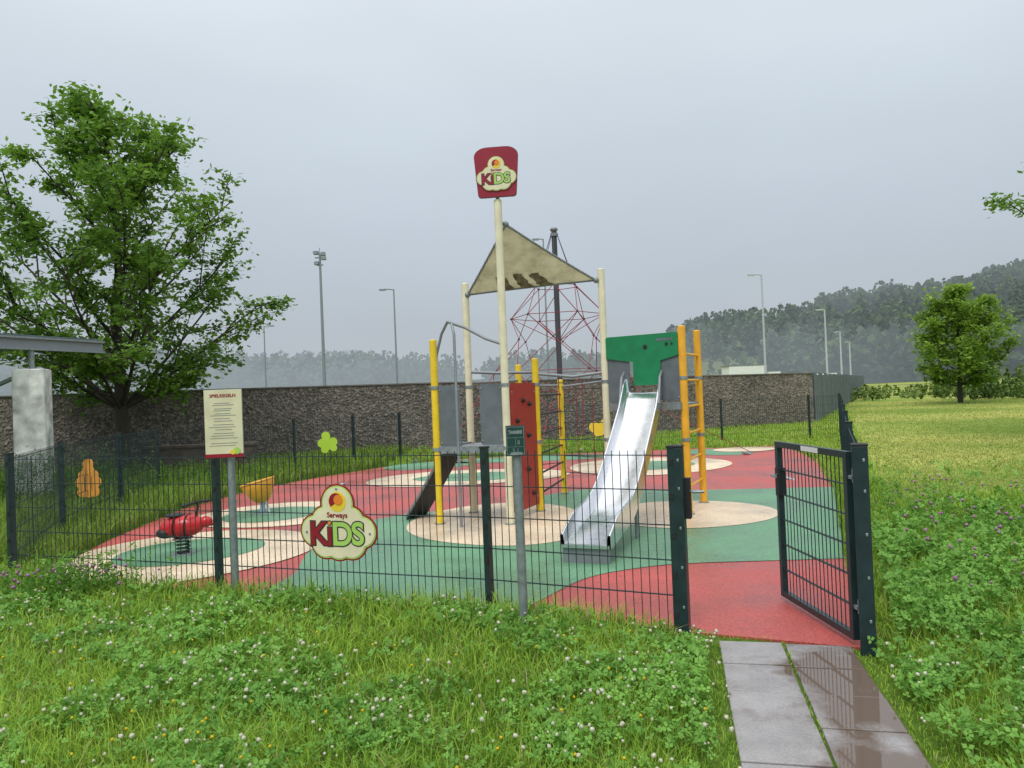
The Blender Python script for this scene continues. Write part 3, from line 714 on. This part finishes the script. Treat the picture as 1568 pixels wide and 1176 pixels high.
b.obj('spinner_bowl')

# ------------------------------------------------------------------ walls & structures
nw=empty('noise_barrier_wall'); b=MB()
wl=[(-24,14.2,2.0),(-9.7,19.7,2.0),(-2.7,22.6,1.98),(4.5,25.5,1.93),(11.5,28.3,1.88)]
for i in range(len(wl)-1):
    p,q=wl[i],wl[i+1]; u=Vector((q[0]-p[0],q[1]-p[1],0)).normalized(); nn=Vector((-u.y,u.x,0))*.35
    P=Vector((p[0],p[1],0));Q=Vector((q[0],q[1],0))
    seg=[P,Q,Q+nn,P+nn]; top=[v_+Vector((0,0,h_)) for v_,h_ in zip(seg,(p[2],q[2],q[2],p[2]))]
    b.add(seg+top,[(0,1,5,4),(1,2,6,5),(2,3,7,6),(3,0,4,7),(4,5,6,7)],'wall')
b.obj('aggregate_body',nw)
b=MB()
for i in range(len(wl)-1):
    p,q=wl[i],wl[i+1]; u=Vector((q[0]-p[0],q[1]-p[1],0)).normalized(); nn=Vector((-u.y,u.x,0))*.175
    b.beam(Vector((p[0],p[1],p[2]+.02))+nn,Vector((q[0],q[1],q[2]+.02))+nn,.40,.036,'coping')
b.obj('coping',nw)
b=MB()
F0=Vector((11.6,28.35,0));F1=Vector((39,82,0)); 
for i in range(22):
    a=F0.lerp(F1,i/22);c=F0.lerp(F1,(i+1)/22-.002); b.beam(a+Vector((0,0,.93)),c+Vector((0,0,.93)),.08,1.8,'barrier'); b.box((a.x,a.y,.96),(.12,.12,1.9),'barrier')
b.obj('noise_barrier_panels')
# shelter: pillar and steel edge beam running away from the camera
sh=empty('parking_shelter'); b=MB()
px_,py_=-8.56,13.2
b.box((px_,py_,1.18),(.50,.50,2.36),'concrete_w',.32); b.obj('concrete_pillar',sh,bevel=.02)
b=MB()
bn=Vector((-9.98,8.9,0)); bf=Vector((-8.06,14.6,0)); bd=(bf-bn).normalized(); side=Vector((-bd.y,bd.x,0))
Z=lambda z: Vector((0,0,z))
b.beam(bn+Z(2.72),bf+Z(2.72),.12,.035,'galv'); b.beam(bn+Z(2.92),bf+Z(2.92),.12,.035,'galv'); b.beam(bn+Z(2.82),bf+Z(2.82),.02,.17,'lamp')
L_=(bf-bn).length
b.tube([(px_,py_,2.34),(px_,py_,2.72)],.05,'galv',10)
b.beam(bn+side*1.6+Z(2.96),bf+side*1.6+Z(2.96),3.1,.04,'barrier')
for t in(.15,.5,.85):
    a=bn+bd*L_*t; b.beam(a+Z(2.86),a+side*3.0+Z(2.86),.08,.14,'galv')
b.beam(Vector((px_,py_,2.1))+side*.9,Vector((px_,py_,2.3))+side*.2,.06,.06,'galv')
b.obj('roof_frame',sh)
b=MB(); b.box((-7.6,17.9,.3),(2.6,.4,.6),'stone',.05); b.box((-7.6,17.9,.63),(2.7,.48,.06),'stone',.05); b.obj('low_stone_planter')

def lamp(x,y,h,kind=0,arm=.9,r=.09,k='lamp'):
    b=MB(); b.tube([(x,y,0),(x,y,h)],r,k,10,r2=r*.6)
    if kind==0:
        b.tube([(x,y,h-.05),(x+arm*.5,y,h+.03),(x+arm,y,h)],.05,k,8); b.box((x+arm*.9,y,h-.02),(.55,.25,.12),k)
    else:
        b.box((x,y,h-.3),(.8,.1,.1),k)
        for dx,dz in((-.3,.1),(.32,-.35),(-.25,-.75),(.28,.0)):
            b.box((x+dx,y,h+dz),(.36,.4,.26),k,.4*dx); 
        b.box((x,y,h-.9),(.5,.1,.1),k); b.tube([(x,y,h),(x,y,h+.5)],.03,k)
    b.obj('camera_mast' if kind else 'street_lamp')
lamp(-15.2,60,13.5,1,r=.15)
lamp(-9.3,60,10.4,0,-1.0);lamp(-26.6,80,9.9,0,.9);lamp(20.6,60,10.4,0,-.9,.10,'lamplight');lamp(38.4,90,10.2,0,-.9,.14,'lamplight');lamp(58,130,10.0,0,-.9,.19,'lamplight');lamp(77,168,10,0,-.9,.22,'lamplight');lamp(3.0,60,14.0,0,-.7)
b=MB(); lx,ly=33,105
b.box((lx,ly,2.6),(5.6,2.5,2.9),'white',.15); b.box((lx-.1,ly,4.12),(5.7,2.6,.12),'greymetal',.15)
b.box((lx+3.9,ly+.5,1.9),(1.8,2.4,2.4),'white',.15); b.box((lx+4.2,ly-.75,2.3),(1.0,.06,.8),'dark',.15)
b.box((lx,ly,.95),(7,2.2,.3),'black',.15)
for dx in(-2,-.9,3.8):
    for dy in(-1.1,1.1): b.tube([(lx+dx,ly+dy-.15,.5),(lx+dx,ly+dy+.15,.5)],.5,'black',16)
b.obj('white_lorry')
b=MB(); vx,vy=47.5,112
prof_=[(-2.6,.4),(-2.65,2.3),(-2.5,2.6),(1.2,2.65),(2.0,1.75),(2.7,1.45),(2.8,.4)]
b.plate(prof_[::-1],(vx,vy+1,0),(1,0,0),(0,0,1),2.0,'white',0); b.plate([(.4,1.7),(.4,2.4),(1.15,2.4),(1.75,1.7)][::-1],(vx,vy-1.01,0),(1,0,0),(0,0,1),.02,'dark',0)
for dx in(-1.7,1.8):
    for dy in(-.9,.9): b.tube([(vx+dx,vy+dy-.1,.35),(vx+dx,vy+dy+.1,.35)],.36,'black',14)
b.obj('white_van')
b=MB(); b.add([(20,150,.01),(420,135,.01),(420,143,.01),(20,160,.01)],[(0,1,2,3)],'asphalt'); b.obj('distant_road')

# ------------------------------------------------------------------ trees
def make_tree(name,base,prof,trunk_r,seed,limbs=18,sub=7,twig=7,leaves=45,lsize=.12,c_lo=(.06,.15,.018),c_hi=(.23,.41,.05),spread=.24,lean=0,steep=.75):
    r_=np.random.default_rng(seed); e=empty(name); b=MB(); bx,by,_=base
    zs=np.array([p[0] for p in prof]); rs=np.array([p[1] for p in prof]); ztop=zs[-1]; z0=zs[0]
    def R(z): return np.interp(z,zs,rs)
    tr=[Vector((bx,by,0))]; hh=ztop*.9
    for i in range(1,9): tr.append(Vector((bx+lean*i/8+r_.normal(0,.04)*i/4,by+r_.normal(0,.04)*i/4,hh*i/8)))
    b.tube([tr[0]-Vector((0,0,.1))]+tr,trunk_r*1.15,'bark',12,r2=trunk_r*.12)
    def tp(z):
        t=max(0,min(7.999,z/hh*8)); i=int(t); return tr[i].lerp(tr[i+1],t-i)
    tips=[]
    for li in range(limbs):
        f=(li+.5)/limbs; zend=z0+(ztop-z0)*f**.85
        az=li*2.399+r_.normal(0,.25); rad=R(zend)*r_.uniform(.62,1.04)
        end=Vector((bx+lean*.7+rad*math.cos(az),by+rad*math.sin(az),zend))
        zst=max(z0*.75,zend-rad*r_.uniform(steep-.15,steep+.2)-.2); st=tp(zst)
        mid=st.lerp(end,.5)+Vector((r_.normal(0,.12),r_.normal(0,.12),-.12+r_.normal(0,.1)))
        pts=[st.lerp(mid,t)*(1-t)+mid.lerp(end,t)*t for t in np.linspace(0,1,8)]
        lr=trunk_r*.36*(1-.45*f)
        b.tube(pts,lr,'bark',7,r2=.012,caps=False)
        for si in range(sub):
            t=.25+.75*(si+r_.random())/sub; t=min(t,.99); i=int(t*7); s0=pts[i].lerp(pts[min(i+1,7)],t*7-i)
            out=(end-st).normalized(); ln=rad*r_.uniform(.25,.5)*(1.15-.4*t)+.25
            dv=(out*.8+Vector((r_.normal(0,.7),r_.normal(0,.7),r_.normal(.15,.45)))).normalized()
            e1=s0+dv*ln
            rr=math.hypot(e1.x-bx-lean*.6,e1.y-by); lim=R(min(max(e1.z,z0),ztop))*1.08+.1
            if rr>lim: e1=Vector((bx+lean*.6+(e1.x-bx-lean*.6)*lim/rr,by+(e1.y-by)*lim/rr,e1.z))
            e1.z=min(e1.z,ztop); e1.z=max(e1.z,z0*.9)
            b.tube([s0,s0.lerp(e1,.5)+Vector((0,0,.04)),e1],.014+lr*.15,'bark',5,r2=.006,caps=False)
            tone=r_.uniform(0,1)
            for ti in range(twig):
                s1=s0.lerp(e1,r_.uniform(.3,1)); dv=Vector(r_.normal(0,1,3)); dv.z*=.6; dv.normalize()
                e2=s1+dv*r_.uniform(.15,.45)*(lsize/.12)**.5
                b.tube([s1,e2],.006,'bark',4,r2=.003,caps=False); tips.append((s1,e2,tone*.6+r_.random()*.4))
    b.obj('trunk_and_branches',e)
    T=len(tips); S=np.array([t[0] for t in tips]);E2=np.array([t[1] for t in tips]);tn=np.array([t[2] for t in tips])
    n=T*leaves; k=np.repeat(np.arange(T),leaves); t=r_.random(n)[:,None]
    P=S[k]+(E2[k]-S[k])*(t*1.2)+r_.normal(0,1,(n,3))*np.array([spread,spread,spread*.5])*.62
    d1=r_.normal(0,1,(n,3)); d1[:,2]=d1[:,2]*.4-.35; d1/=np.linalg.norm(d1,axis=1)[:,None]
    d2=np.cross(d1,r_.normal(0,1,(n,3))*np.array([.5,.5,1])+np.array([0,0,.8])); d2/=np.linalg.norm(d2,axis=1)[:,None]
    sz=lsize*r_.uniform(.55,1.3,n)[:,None]
    V=np.stack([P-d1*sz*.5,P+d2*sz*.27+d1*sz*.02,P+d1*sz*.5,P-d2*sz*.27+d1*sz*.02],1).reshape(-1,3)
    Q=np.arange(n*4).reshape(n,4)
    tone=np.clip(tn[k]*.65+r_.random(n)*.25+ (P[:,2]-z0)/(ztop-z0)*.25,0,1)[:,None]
    c=np.array(c_lo)*(1-tone)+np.array(c_hi)*tone
    o=fast_mesh('foliage',V,Q,np.zeros((0,3),int),np.repeat(c,4,0),[M['treeleaf']]); o.parent=e
    return e
make_tree('maple_tree',(-9.1,17.2,0),[(2.1,1.3),(2.8,3.0),(3.9,3.4),(5.2,3.1),(6.4,2.75),(7.5,2.4),(8.2,1.8),(8.6,.7)],.17,3,limbs=34,sub=8,twig=6,leaves=20,lsize=.15,spread=.20,steep=.9)
make_tree('young_tree',(25.4,42,0),[(1.3,1.2),(2.2,2.7),(3.4,3.0),(4.6,2.6),(5.8,1.7),(6.5,.3)],.14,5,limbs=22,sub=7,twig=6,leaves=19,lsize=.24,c_lo=(.09,.19,.02),c_hi=(.30,.46,.06),spread=.28)
make_tree('edge_tree',(13.65,15.4,0),[(2.6,1.5),(3.8,2.1),(5.3,2.8),(6.4,2.5),(7.6,1.7),(8.6,.4)],.15,9,limbs=24,sub=7,twig=6,leaves=18,lsize=.15,spread=.2)

# ------------------------------------------------------------------ hills and forest
ridx=[-900,-500,-300,-153,-90,-60,0,60,99,200,314,450,700,1100]; ridz=[30,30,30,22,17,11,9,13,23,36,54,64,70,70]
def hillz(X,Y):
    s=np.clip((Y-210)/240,0,1); s=s*s*(3-2*s)
    u=X*450/np.maximum(Y,200)
    bump=2.4*np.sin(X*.03+Y*.021)+1.8*np.sin(X*.071-Y*.03)
    return np.interp(u,ridx,ridz)*s*(Y/450)**.4+bump*s-.5*(1-s)
gx=np.linspace(-900,1100,220);gy=np.linspace(190,900,90); GX,GY=np.meshgrid(gx,gy); GZ=hillz(GX,GY)
V=np.stack([GX,GY,GZ],-1).reshape(-1,3); nx_=len(gx)
I=np.arange(len(gy)-1)[:,None]*nx_+np.arange(nx_-1)[None]; I=I.ravel()
Q=np.stack([I,I+1,I+nx_+1,I+nx_],1)
cc=np.tile(np.array([.035,.06,.025]),(len(V),1))
uu=V[:,0]*450/np.maximum(V[:,1],1); fm=((uu>100)&(uu<165)&(V[:,1]<350)); cc[fm]=np.array([.12,.14,.06])
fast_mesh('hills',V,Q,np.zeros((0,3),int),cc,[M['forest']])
def forest(name,n,xr,yr,h,faces,keep=None,seed=1,clo=(.014,.038,.016),chi=(.075,.13,.04),mat_='forest',zf=hillz,fs=1.0):
    r_=np.random.default_rng(seed); X=r_.uniform(*xr,n);Y=r_.uniform(*yr,n)
    if keep is not None: k=keep(X,Y); X=X[k];Y=Y[k]; n=len(X)
    Z=zf(X,Y); H=h*r_.uniform(.55,1.35,n); conif=r_.random(n)<.4; RR=H*np.where(conif,.22,.36)*r_.uniform(.85,1.2,n)
    m=faces; t=r_.random((n,m)); az=r_.uniform(0,2*np.pi,(n,m))
    rad=np.where(conif[:,None],(1-t)*1.0+.08,np.sqrt(np.clip(1-(2*t-.9)**2,0.05,1)))*RR[:,None]*r_.uniform(.7,1.12,(n,m))
    P=np.stack([X[:,None]+rad*np.cos(az),Y[:,None]+rad*np.sin(az),Z[:,None]+H[:,None]*(.08+.92*t)],-1).reshape(-1,3)
    N_=n*m; s=(np.repeat(H,m)*.085*fs*r_.uniform(.6,1.3,N_))[:,None]
    A_=r_.normal(0,1,(N_,3));A_/=np.linalg.norm(A_,axis=1)[:,None];B_=r_.normal(0,1,(N_,3));B_=np.cross(A_,B_);B_/=np.linalg.norm(B_,axis=1)[:,None]
    V=np.stack([P+A_*s,P+B_*s*.9,P-A_*s*.8,P-B_*s*.9],1).reshape(-1,3)
    tone=np.clip(np.repeat(r_.random(n),m)*.6+t.ravel()*.4+r_.normal(0,.1,N_),0,1)[:,None]
    c=np.array(clo)*(1-tone)+np.array(chi)*tone
    return fast_mesh(name,V,np.arange(N_*4).reshape(-1,4),np.zeros((0,3),int),np.repeat(c,4,0),[M[mat_]])
def keepR(X,Y):
    u=X*450/Y
    field=(u>105)&(u<150)&(Y<335)&(Y>240)
    return (u>95)&(u<520)&(~field)
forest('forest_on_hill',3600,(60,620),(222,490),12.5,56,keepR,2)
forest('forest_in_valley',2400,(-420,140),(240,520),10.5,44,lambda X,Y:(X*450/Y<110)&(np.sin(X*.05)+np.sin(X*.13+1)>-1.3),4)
forest('far_hedge',150,(60,190),(100,118),2.4,70,lambda X,Y:X>.62*Y,6,(.04,.08,.02),(.12,.19,.04),'farleaf',lambda X,Y:X*0,1.2)
forest('roadside_bushes',24,(27,37),(44,52),1.2,260,None,8,(.05,.10,.02),(.15,.24,.05),'farleaf',lambda X,Y:X*0,.8)
forest('rough_grass_strip',420,(14,60),(52,70),.8,30,None,9,(.10,.17,.035),(.24,.31,.08),'farleaf',lambda X,Y:X*0,2.0)

# ------------------------------------------------------------------ grass
def inside(poly,X,Y):
    r=np.zeros(len(X),bool); n=len(poly)
    for i in range(n):
        x1,y1=poly[i];x2,y2=poly[(i+1)%n]
        c=((y1>Y)!=(y2>Y)); 
        with np.errstate(divide='ignore',invalid='ignore'):
            xi=(x2-x1)*(Y-y1)/(y2-y1+1e-12)+x1
        r^=c&(X<xi)
    return r
def wall_y(X): return np.interp(X,[-24,-9.7,-2.7,4.5,11.5],[14.2,19.7,22.6,25.5,28.3])
def fence_y(X): return np.interp(X,[-6,-4.78,-2.5,-.22,1.03,2.01],[7.4,7.0,6.18,5.34,4.74,4.32])
def sample(n,y0,y1,seed,pad=1.0):
    r_=np.random.default_rng(seed); Y=np.exp(r_.uniform(np.log(y0),np.log(y1),n)); X=r_.uniform(-1,1,n)*(.74*Y+pad)
    ok=~inside(RUB,X,Y)&~inside(PATH,X,Y)&((Y<wall_y(X)-.05)|(X>12)); return X[ok],Y[ok],r_
def patch(X,Y,f=1.0,ph=0): return .5+.25*np.sin(X*2.3*f+1.3*np.sin(Y*1.7*f+ph))+.25*np.sin(Y*3.1*f+1.7*np.sin(X*1.9*f+ph*2))
X,Y,r_=sample(360000,2.35,50,21,.8)
nj=1000; tj=r_.uniform(0,4.9,nj); kj=np.sin(tj*7)+r_.normal(0,.5,nj)>-.3; sj=r_.normal(0,.007,nj)+np.where(r_.random(nj)<.45,.376,np.where(r_.random(nj)<.5,-.005,.765))
tj=tj[kj];sj=sj[kj];nj=len(tj)
JX=o0.x+d.x*tj+rt.x*sj; JY=o0.y+d.y*tj+rt.y*sj
joint=np.concatenate([np.zeros(len(X),bool),np.ones(nj,bool)]); X=np.concatenate([X,JX]); Y=np.concatenate([Y,JY])
n=len(X)
fx=2.0+.436*(Y-4.36)
lawn=(X>fx+.5)&(Y>8.5+1.2*patch(X,X*0,.5,1))
nearf=np.exp(-np.abs(Y-fence_y(X))/.35)*(X<.7)
leftwild=(Y>7.4)&(X<-3)
sc=(Y/3.2)**.72
p1=patch(X,Y)
H=(.045+.04*p1+.03*patch(X,Y,3.1,7)+(r_.random(n)**1.8)*.10)*np.where(lawn,.45,1)*(1+nearf*.5+leftwild*.8)*np.where(Y<9,1,np.where(lawn,.9,1.15))
pathd=np.abs((X-1.21)*.977+(Y-4.62)*-.213-.377)-.39
H*=np.where(Y<5,np.clip(pathd/.3,.3,1),1); H=np.where(joint,.012+.025*r_.random(n),H)
W=.0042*sc*r_.uniform(.6,1.5,n)
az=r_.uniform(0,2*np.pi,n); T=np.stack([np.cos(az),np.sin(az),np.zeros(n)],1)
la=az+np.pi/2+r_.normal(0,.5,n); ll=H*r_.uniform(.15,.95,n); Ld=np.stack([np.cos(la)*ll,np.sin(la)*ll,np.zeros(n)],1)
P=np.stack([X,Y,np.zeros(n)-.005+.015*joint],1); up=np.array([0,0,1.0])
w=W[:,None]
mid=P+Ld*.3+up*(H*.62)[:,None]; tip=P+Ld+up*(H*(1-.25*ll/H))[:,None]
V=np.stack([P-T*w*.5,P+T*w*.5,mid+T*w*.42,mid-T*w*.42,tip],1).reshape(-1,3)
base=np.arange(n)[:,None]*5
Q=base+np.array([[0,1,2,3]]); Tr=base+np.array([[3,2,4]])
tone=np.clip(.25*patch(X,Y,.55,2)+.25*patch(X,Y,2.1,3)+.55*r_.random(n),0,1)[:,None]
c=np.array([.14,.31,.025])*(1-tone)+np.array([.44,.63,.08])*tone
lc=np.array([.30,.40,.07])*(1-tone)+np.array([.60,.60,.18])*tone
mixl=(lawn*np.clip(.2+(patch(X,Y,.16,1)*.6+patch(X,Y,.47,5)*.5)*.95,0,1)*np.clip((X-fx-.4)/1.2,0.25,1))[:,None]
c=np.where(lawn[:,None],c*.95,c)
c=c*(1-mixl)+lc*mixl
dry=(r_.random(n)<.05+.05*lawn)[:,None]; c=np.where(dry,np.array([.46,.40,.20]),c)
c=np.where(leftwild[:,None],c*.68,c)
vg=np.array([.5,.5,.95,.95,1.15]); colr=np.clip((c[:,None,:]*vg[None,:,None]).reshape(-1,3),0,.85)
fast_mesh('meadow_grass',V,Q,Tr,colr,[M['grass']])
# clover leaves
X,Y,r_=sample(120000,2.35,13,33,.5)
rightweed=(X>2.2+.44*(Y-4.36))
dens=.55*patch(X,Y,1.2,4)+.45*patch(X,Y,3.3,1)+rightweed*.14-np.where(rightweed,np.clip((Y-7.5)/3,0,.6),0)
pd_=np.abs((X-1.21)*.977+(Y-4.62)*-.213-.377)-.39
k=(r_.random(len(X))<np.clip((dens-.38)*2.2,.04,.9))&(Y<fence_y(X)+rightweed*20)&((Y>5)|(pd_>.07))
X=X[k];Y=Y[k]; n=len(X); rw=rightweed[k]
z=(.045+.045*patch(X,Y,1,0)+r_.random(n)*.065)*np.where(rw,1.25,1)
lsz=.0098*r_.uniform(.6,1.35,n)*(Y/3.2)**.5*np.where(rw,1.15,1)
Vs=[];a0=r_.uniform(0,2*np.pi,n); tl=r_.normal(0,.5,(n,2))
for j in range(3):
    a=a0+j*2.094; dx,dy=np.cos(a),np.sin(a)
    def pt(rr,s): 
        px=dx*rr-dy*s; py=dy*rr+dx*s
        return np.stack([X+px*lsz,Y+py*lsz,z+(px*tl[:,0]+py*tl[:,1])*lsz+.12*lsz*(rr)],1)
    Vs.append(np.stack([pt(.05,0),pt(1.0,-.85),pt(2.0,0),pt(1.0,.85)],1))
V=np.stack(Vs,1).reshape(-1,3)
tone=np.clip(.4*patch(X,Y,.8,5)+.6*r_.random(n),0,1)[:,None]
c=np.array([.08,.22,.03])*(1-tone)+np.array([.26,.51,.09])*tone
fast_mesh('clover_leaves',V,np.arange(n*12).reshape(-1,4),np.zeros((0,3),int),np.repeat(c,12,0),[M['grass']])
def heads(name,X,Y,Z,R_,c0_,c1_,r_):
    n=len(X); nu,nv=7,5
    th=np.linspace(.15,np.pi-.15,nv); ph=np.linspace(0,2*np.pi,nu,endpoint=False)
    TH,PH=np.meshgrid(th,ph,indexing='ij'); U=np.stack([np.sin(TH)*np.cos(PH),np.sin(TH)*np.sin(PH),np.cos(TH)],-1).reshape(-1,3)
    V=np.stack([X,Y,Z],1)[:,None,:]+U[None]*(R_[:,None]*r_.uniform(.65,1.25,(n,nu*nv)))[:,:,None]
    f=[]
    for i in range(nv-1):
        for j in range(nu): f.append((i*nu+j,(i+1)*nu+j,(i+1)*nu+(j+1)%nu,i*nu+(j+1)%nu))
    f=np.array(f); Q=(np.arange(n)[:,None,None]*nu*nv+f[None]).reshape(-1,4)
    t=r_.random((n,nu*nv,1)); t=t*.6+.4*(U[None,:,2:3]*.5+.5)
    c=(np.array(c0_)*(1-t)+np.array(c1_)*t).reshape(-1,3)
    Vst=V.reshape(-1,3); b0=len(Vst); s=np.stack([np.stack([X-.0012,Y,Z*0],1),np.stack([X+.0012,Y,Z*0],1),np.stack([X+.0012,Y,Z],1),np.stack([X-.0012,Y,Z],1)],1).reshape(-1,3)
    Q2=b0+np.arange(n*4).reshape(-1,4); c2=np.tile(np.array([.08,.2,.03]),(n*4,1))
    fast_mesh(name,np.concatenate([Vst,s]),np.concatenate([Q,Q2]),np.zeros((0,3),int),np.concatenate([c,c2]),[M['grass']])
X,Y,r_=sample(3600,2.4,9,44,.5)
k=(.55*patch(X,Y,1.2,4)+.45*patch(X,Y,3.3,1)+.45*r_.random(len(X))>.74)&(Y<fence_y(X)-.1); X=X[k];Y=Y[k]
heads('white_clover_flowers',X,Y,.10+.07*r_.random(len(X)),.0095*r_.uniform(.5,1.25,len(X))*(Y/3.6)**.3,(.5,.46,.28),(.88,.86,.76),r_)
r_=np.random.default_rng(5)
X=np.concatenate([r_.normal(-3.75,.42,60),r_.uniform(2.6,6.8,260)]);Y=np.concatenate([r_.normal(6.25,.16,60),r_.uniform(4.6,10.0,260)])
k=((X<-2)&(Y<fence_y(X)-.05))|(X>2.45+.44*(Y-4.36)); X=X[k];Y=Y[k]
heads('red_clover_flowers',X,Y,.20+.12*r_.random(len(X)),.015*r_.uniform(.6,1.2,len(X)),(.28,.10,.22),(.58,.34,.52),r_)
X,Y,r_=sample(200,2.6,8,66,.4); k=(X<.8); X=X[k];Y=Y[k]
heads('buttercups',X,Y,.14+.07*r_.random(len(X)),.0075*np.ones(len(X)),(.6,.42,.02),(.85,.7,.03),r_)
def weeds(name,cx,cy,sx,sy,n,h,seed,lo=(.05,.16,.02),hi=(.20,.40,.06)):
    r_=np.random.default_rng(seed); ns=n//40; SX=r_.normal(cx,sx,ns);SY=r_.normal(cy,sy,ns)
    ok=~inside(RUB,SX,SY)&((SX<2)|(SX>2.3+.44*(SY-4.36)))&((SX>2)|(SY<fence_y(SX)-.05)|(SY>8)); SX=SX[ok];SY=SY[ok]; ns=len(SX)
    hs=h*r_.uniform(.5,1.05,ns); X=np.repeat(SX,40);Y=np.repeat(SY,40); n=len(X); Z=np.repeat(hs,40)*r_.random(n)**.8
    lx_=np.repeat(r_.normal(0,.25,ns),40)*Z; X=X+lx_+r_.normal(0,.018,n); Y=Y+r_.normal(0,.018,n)
    A_=r_.normal(0,1,(n,3));A_[:,2]*=.5;A_/=np.linalg.norm(A_,axis=1)[:,None];B_=np.cross(A_,r_.normal(0,1,(n,3)));B_/=np.linalg.norm(B_,axis=1)[:,None]
    s=(.017*r_.uniform(.6,1.4,n))[:,None]; P=np.stack([X,Y,Z],1)
    V=np.stack([P-A_*s,P+B_*s*.45,P+A_*s,P-B_*s*.45],1).reshape(-1,3); t=np.clip(Z/h*.6+r_.random(n)*.5,0,1)[:,None]
    fast_mesh(name,V,np.arange(n*4).reshape(-1,4),np.zeros((0,3),int),np.repeat(np.array(lo)*(1-t)+np.array(hi)*t,4,0),[M['grass']])
weeds('weed_clump',-3.75,6.3,.38,.14,3200,.42,1)
weeds('weed_clump',3.7,5.9,.6,.8,6000,.26,2); weeds('weed_clump',4.9,8.0,.7,1.0,6000,.28,3)
weeds('weed_clump',-8.3,12.5,.9,.4,9000,1.0,4,(.03,.09,.015),(.12,.25,.04))
weeds('weed_clump',-6.2,14.6,1.6,.9,9000,.55,5,(.04,.11,.015),(.15,.30,.04))
# ------------------------------------------------------------------ world, sun, camera
wd=bpy.data.worlds.new('World'); scene.world=wd; wd.use_nodes=True; nt=wd.node_tree; nt.nodes.clear()
out=N(nt,'ShaderNodeOutputWorld'); bg=N(nt,'ShaderNodeBackground'); bg.inputs[1].default_value=.1
sky=N(nt,'ShaderNodeTexSky'); sky.sky_type='NISHITA'; sky.sun_disc=False; sky.sun_elevation=math.radians(55); sky.sun_rotation=math.radians(200); sky.dust_density=4; sky.air_density=1.5
tc=N(nt,'ShaderNodeTexCoord'); sp=N(nt,'ShaderNodeSeparateXYZ'); L(nt,tc.outputs['Generated'],sp.inputs[0])
r=N(nt,'ShaderNodeValToRGB'); cr=r.color_ramp
st=[(0,(.48,.53,.575)),(.09,(.475,.53,.585)),(.20,(.51,.575,.65)),(.34,(.61,.685,.76)),(.48,(.73,.80,.86)),(.7,(1.2,1.24,1.28)),(1,(1.8,1.82,1.84))]
st=[(a,tuple(v/2 for v in c)) for a,c in st]
cr.elements[0].position=0; cr.elements[0].color=(*st[0][1],1); cr.elements[1].position=1; cr.elements[1].color=(*st[-1][1],1)
for p_,c_ in st[1:-1]:
    e=cr.elements.new(p_); e.color=(*c_,1)
L(nt,sp.outputs[2],r.inputs[0])
no=N(nt,'ShaderNodeTexNoise'); no.inputs['Scale'].default_value=1.6; no.inputs['Detail'].default_value=4; no.inputs['Roughness'].default_value=.45
mp=N(nt,'ShaderNodeMapping'); mp.inputs['Scale'].default_value=(1,1,2.6); L(nt,tc.outputs['Generated'],mp.inputs[0]); L(nt,mp.outputs[0],no.inputs['Vector'])
mr=N(nt,'ShaderNodeMapRange'); mr.inputs[1].default_value=.3; mr.inputs[2].default_value=.7; mr.inputs[3].default_value=19.0; mr.inputs[4].default_value=21.4; L(nt,no.outputs['Fac'],mr.inputs[0])
vm=N(nt,'ShaderNodeVectorMath',operation='SCALE'); L(nt,r.outputs[0],vm.inputs[0]); L(nt,mr.outputs[0],vm.inputs['Scale'])
mx=N(nt,'ShaderNodeMix',data_type='RGBA'); mx.inputs['Factor'].default_value=.95; L(nt,sky.outputs[0],mx.inputs['A']); L(nt,vm.outputs[0],mx.inputs['B'])
L(nt,mx.outputs['Result'],bg.inputs[0]); L(nt,bg.outputs[0],out.inputs[0])
sl=bpy.data.lights.new('sun','SUN'); sl.energy=1.5; sl.angle=math.radians(25); sl.color=(1,.97,.92)
so_=bpy.data.objects.new('sun',sl); COL.objects.link(so_)
el=math.radians(55); azs=math.radians(200); dirv=Vector((math.sin(azs)*math.cos(el),math.cos(azs)*math.cos(el),math.sin(el)))
so_.rotation_euler=dirv.to_track_quat('Z','Y').to_euler()
cd=bpy.data.cameras.new('camera'); cd.lens=26; cd.sensor_width=36; cd.clip_end=4000; cd.clip_start=.05
co=bpy.data.objects.new('camera',cd); COL.objects.link(co)
co.matrix_world=Matrix.Translation((0,0,1.6))@Matrix.Rotation(math.radians(90.68),4,'X')@Matrix.Rotation(math.radians(-2.3),4,'Z')
scene.camera=co
scene.view_settings.view_transform='Standard'; scene.view_settings.look='None'; scene.view_settings.exposure=0
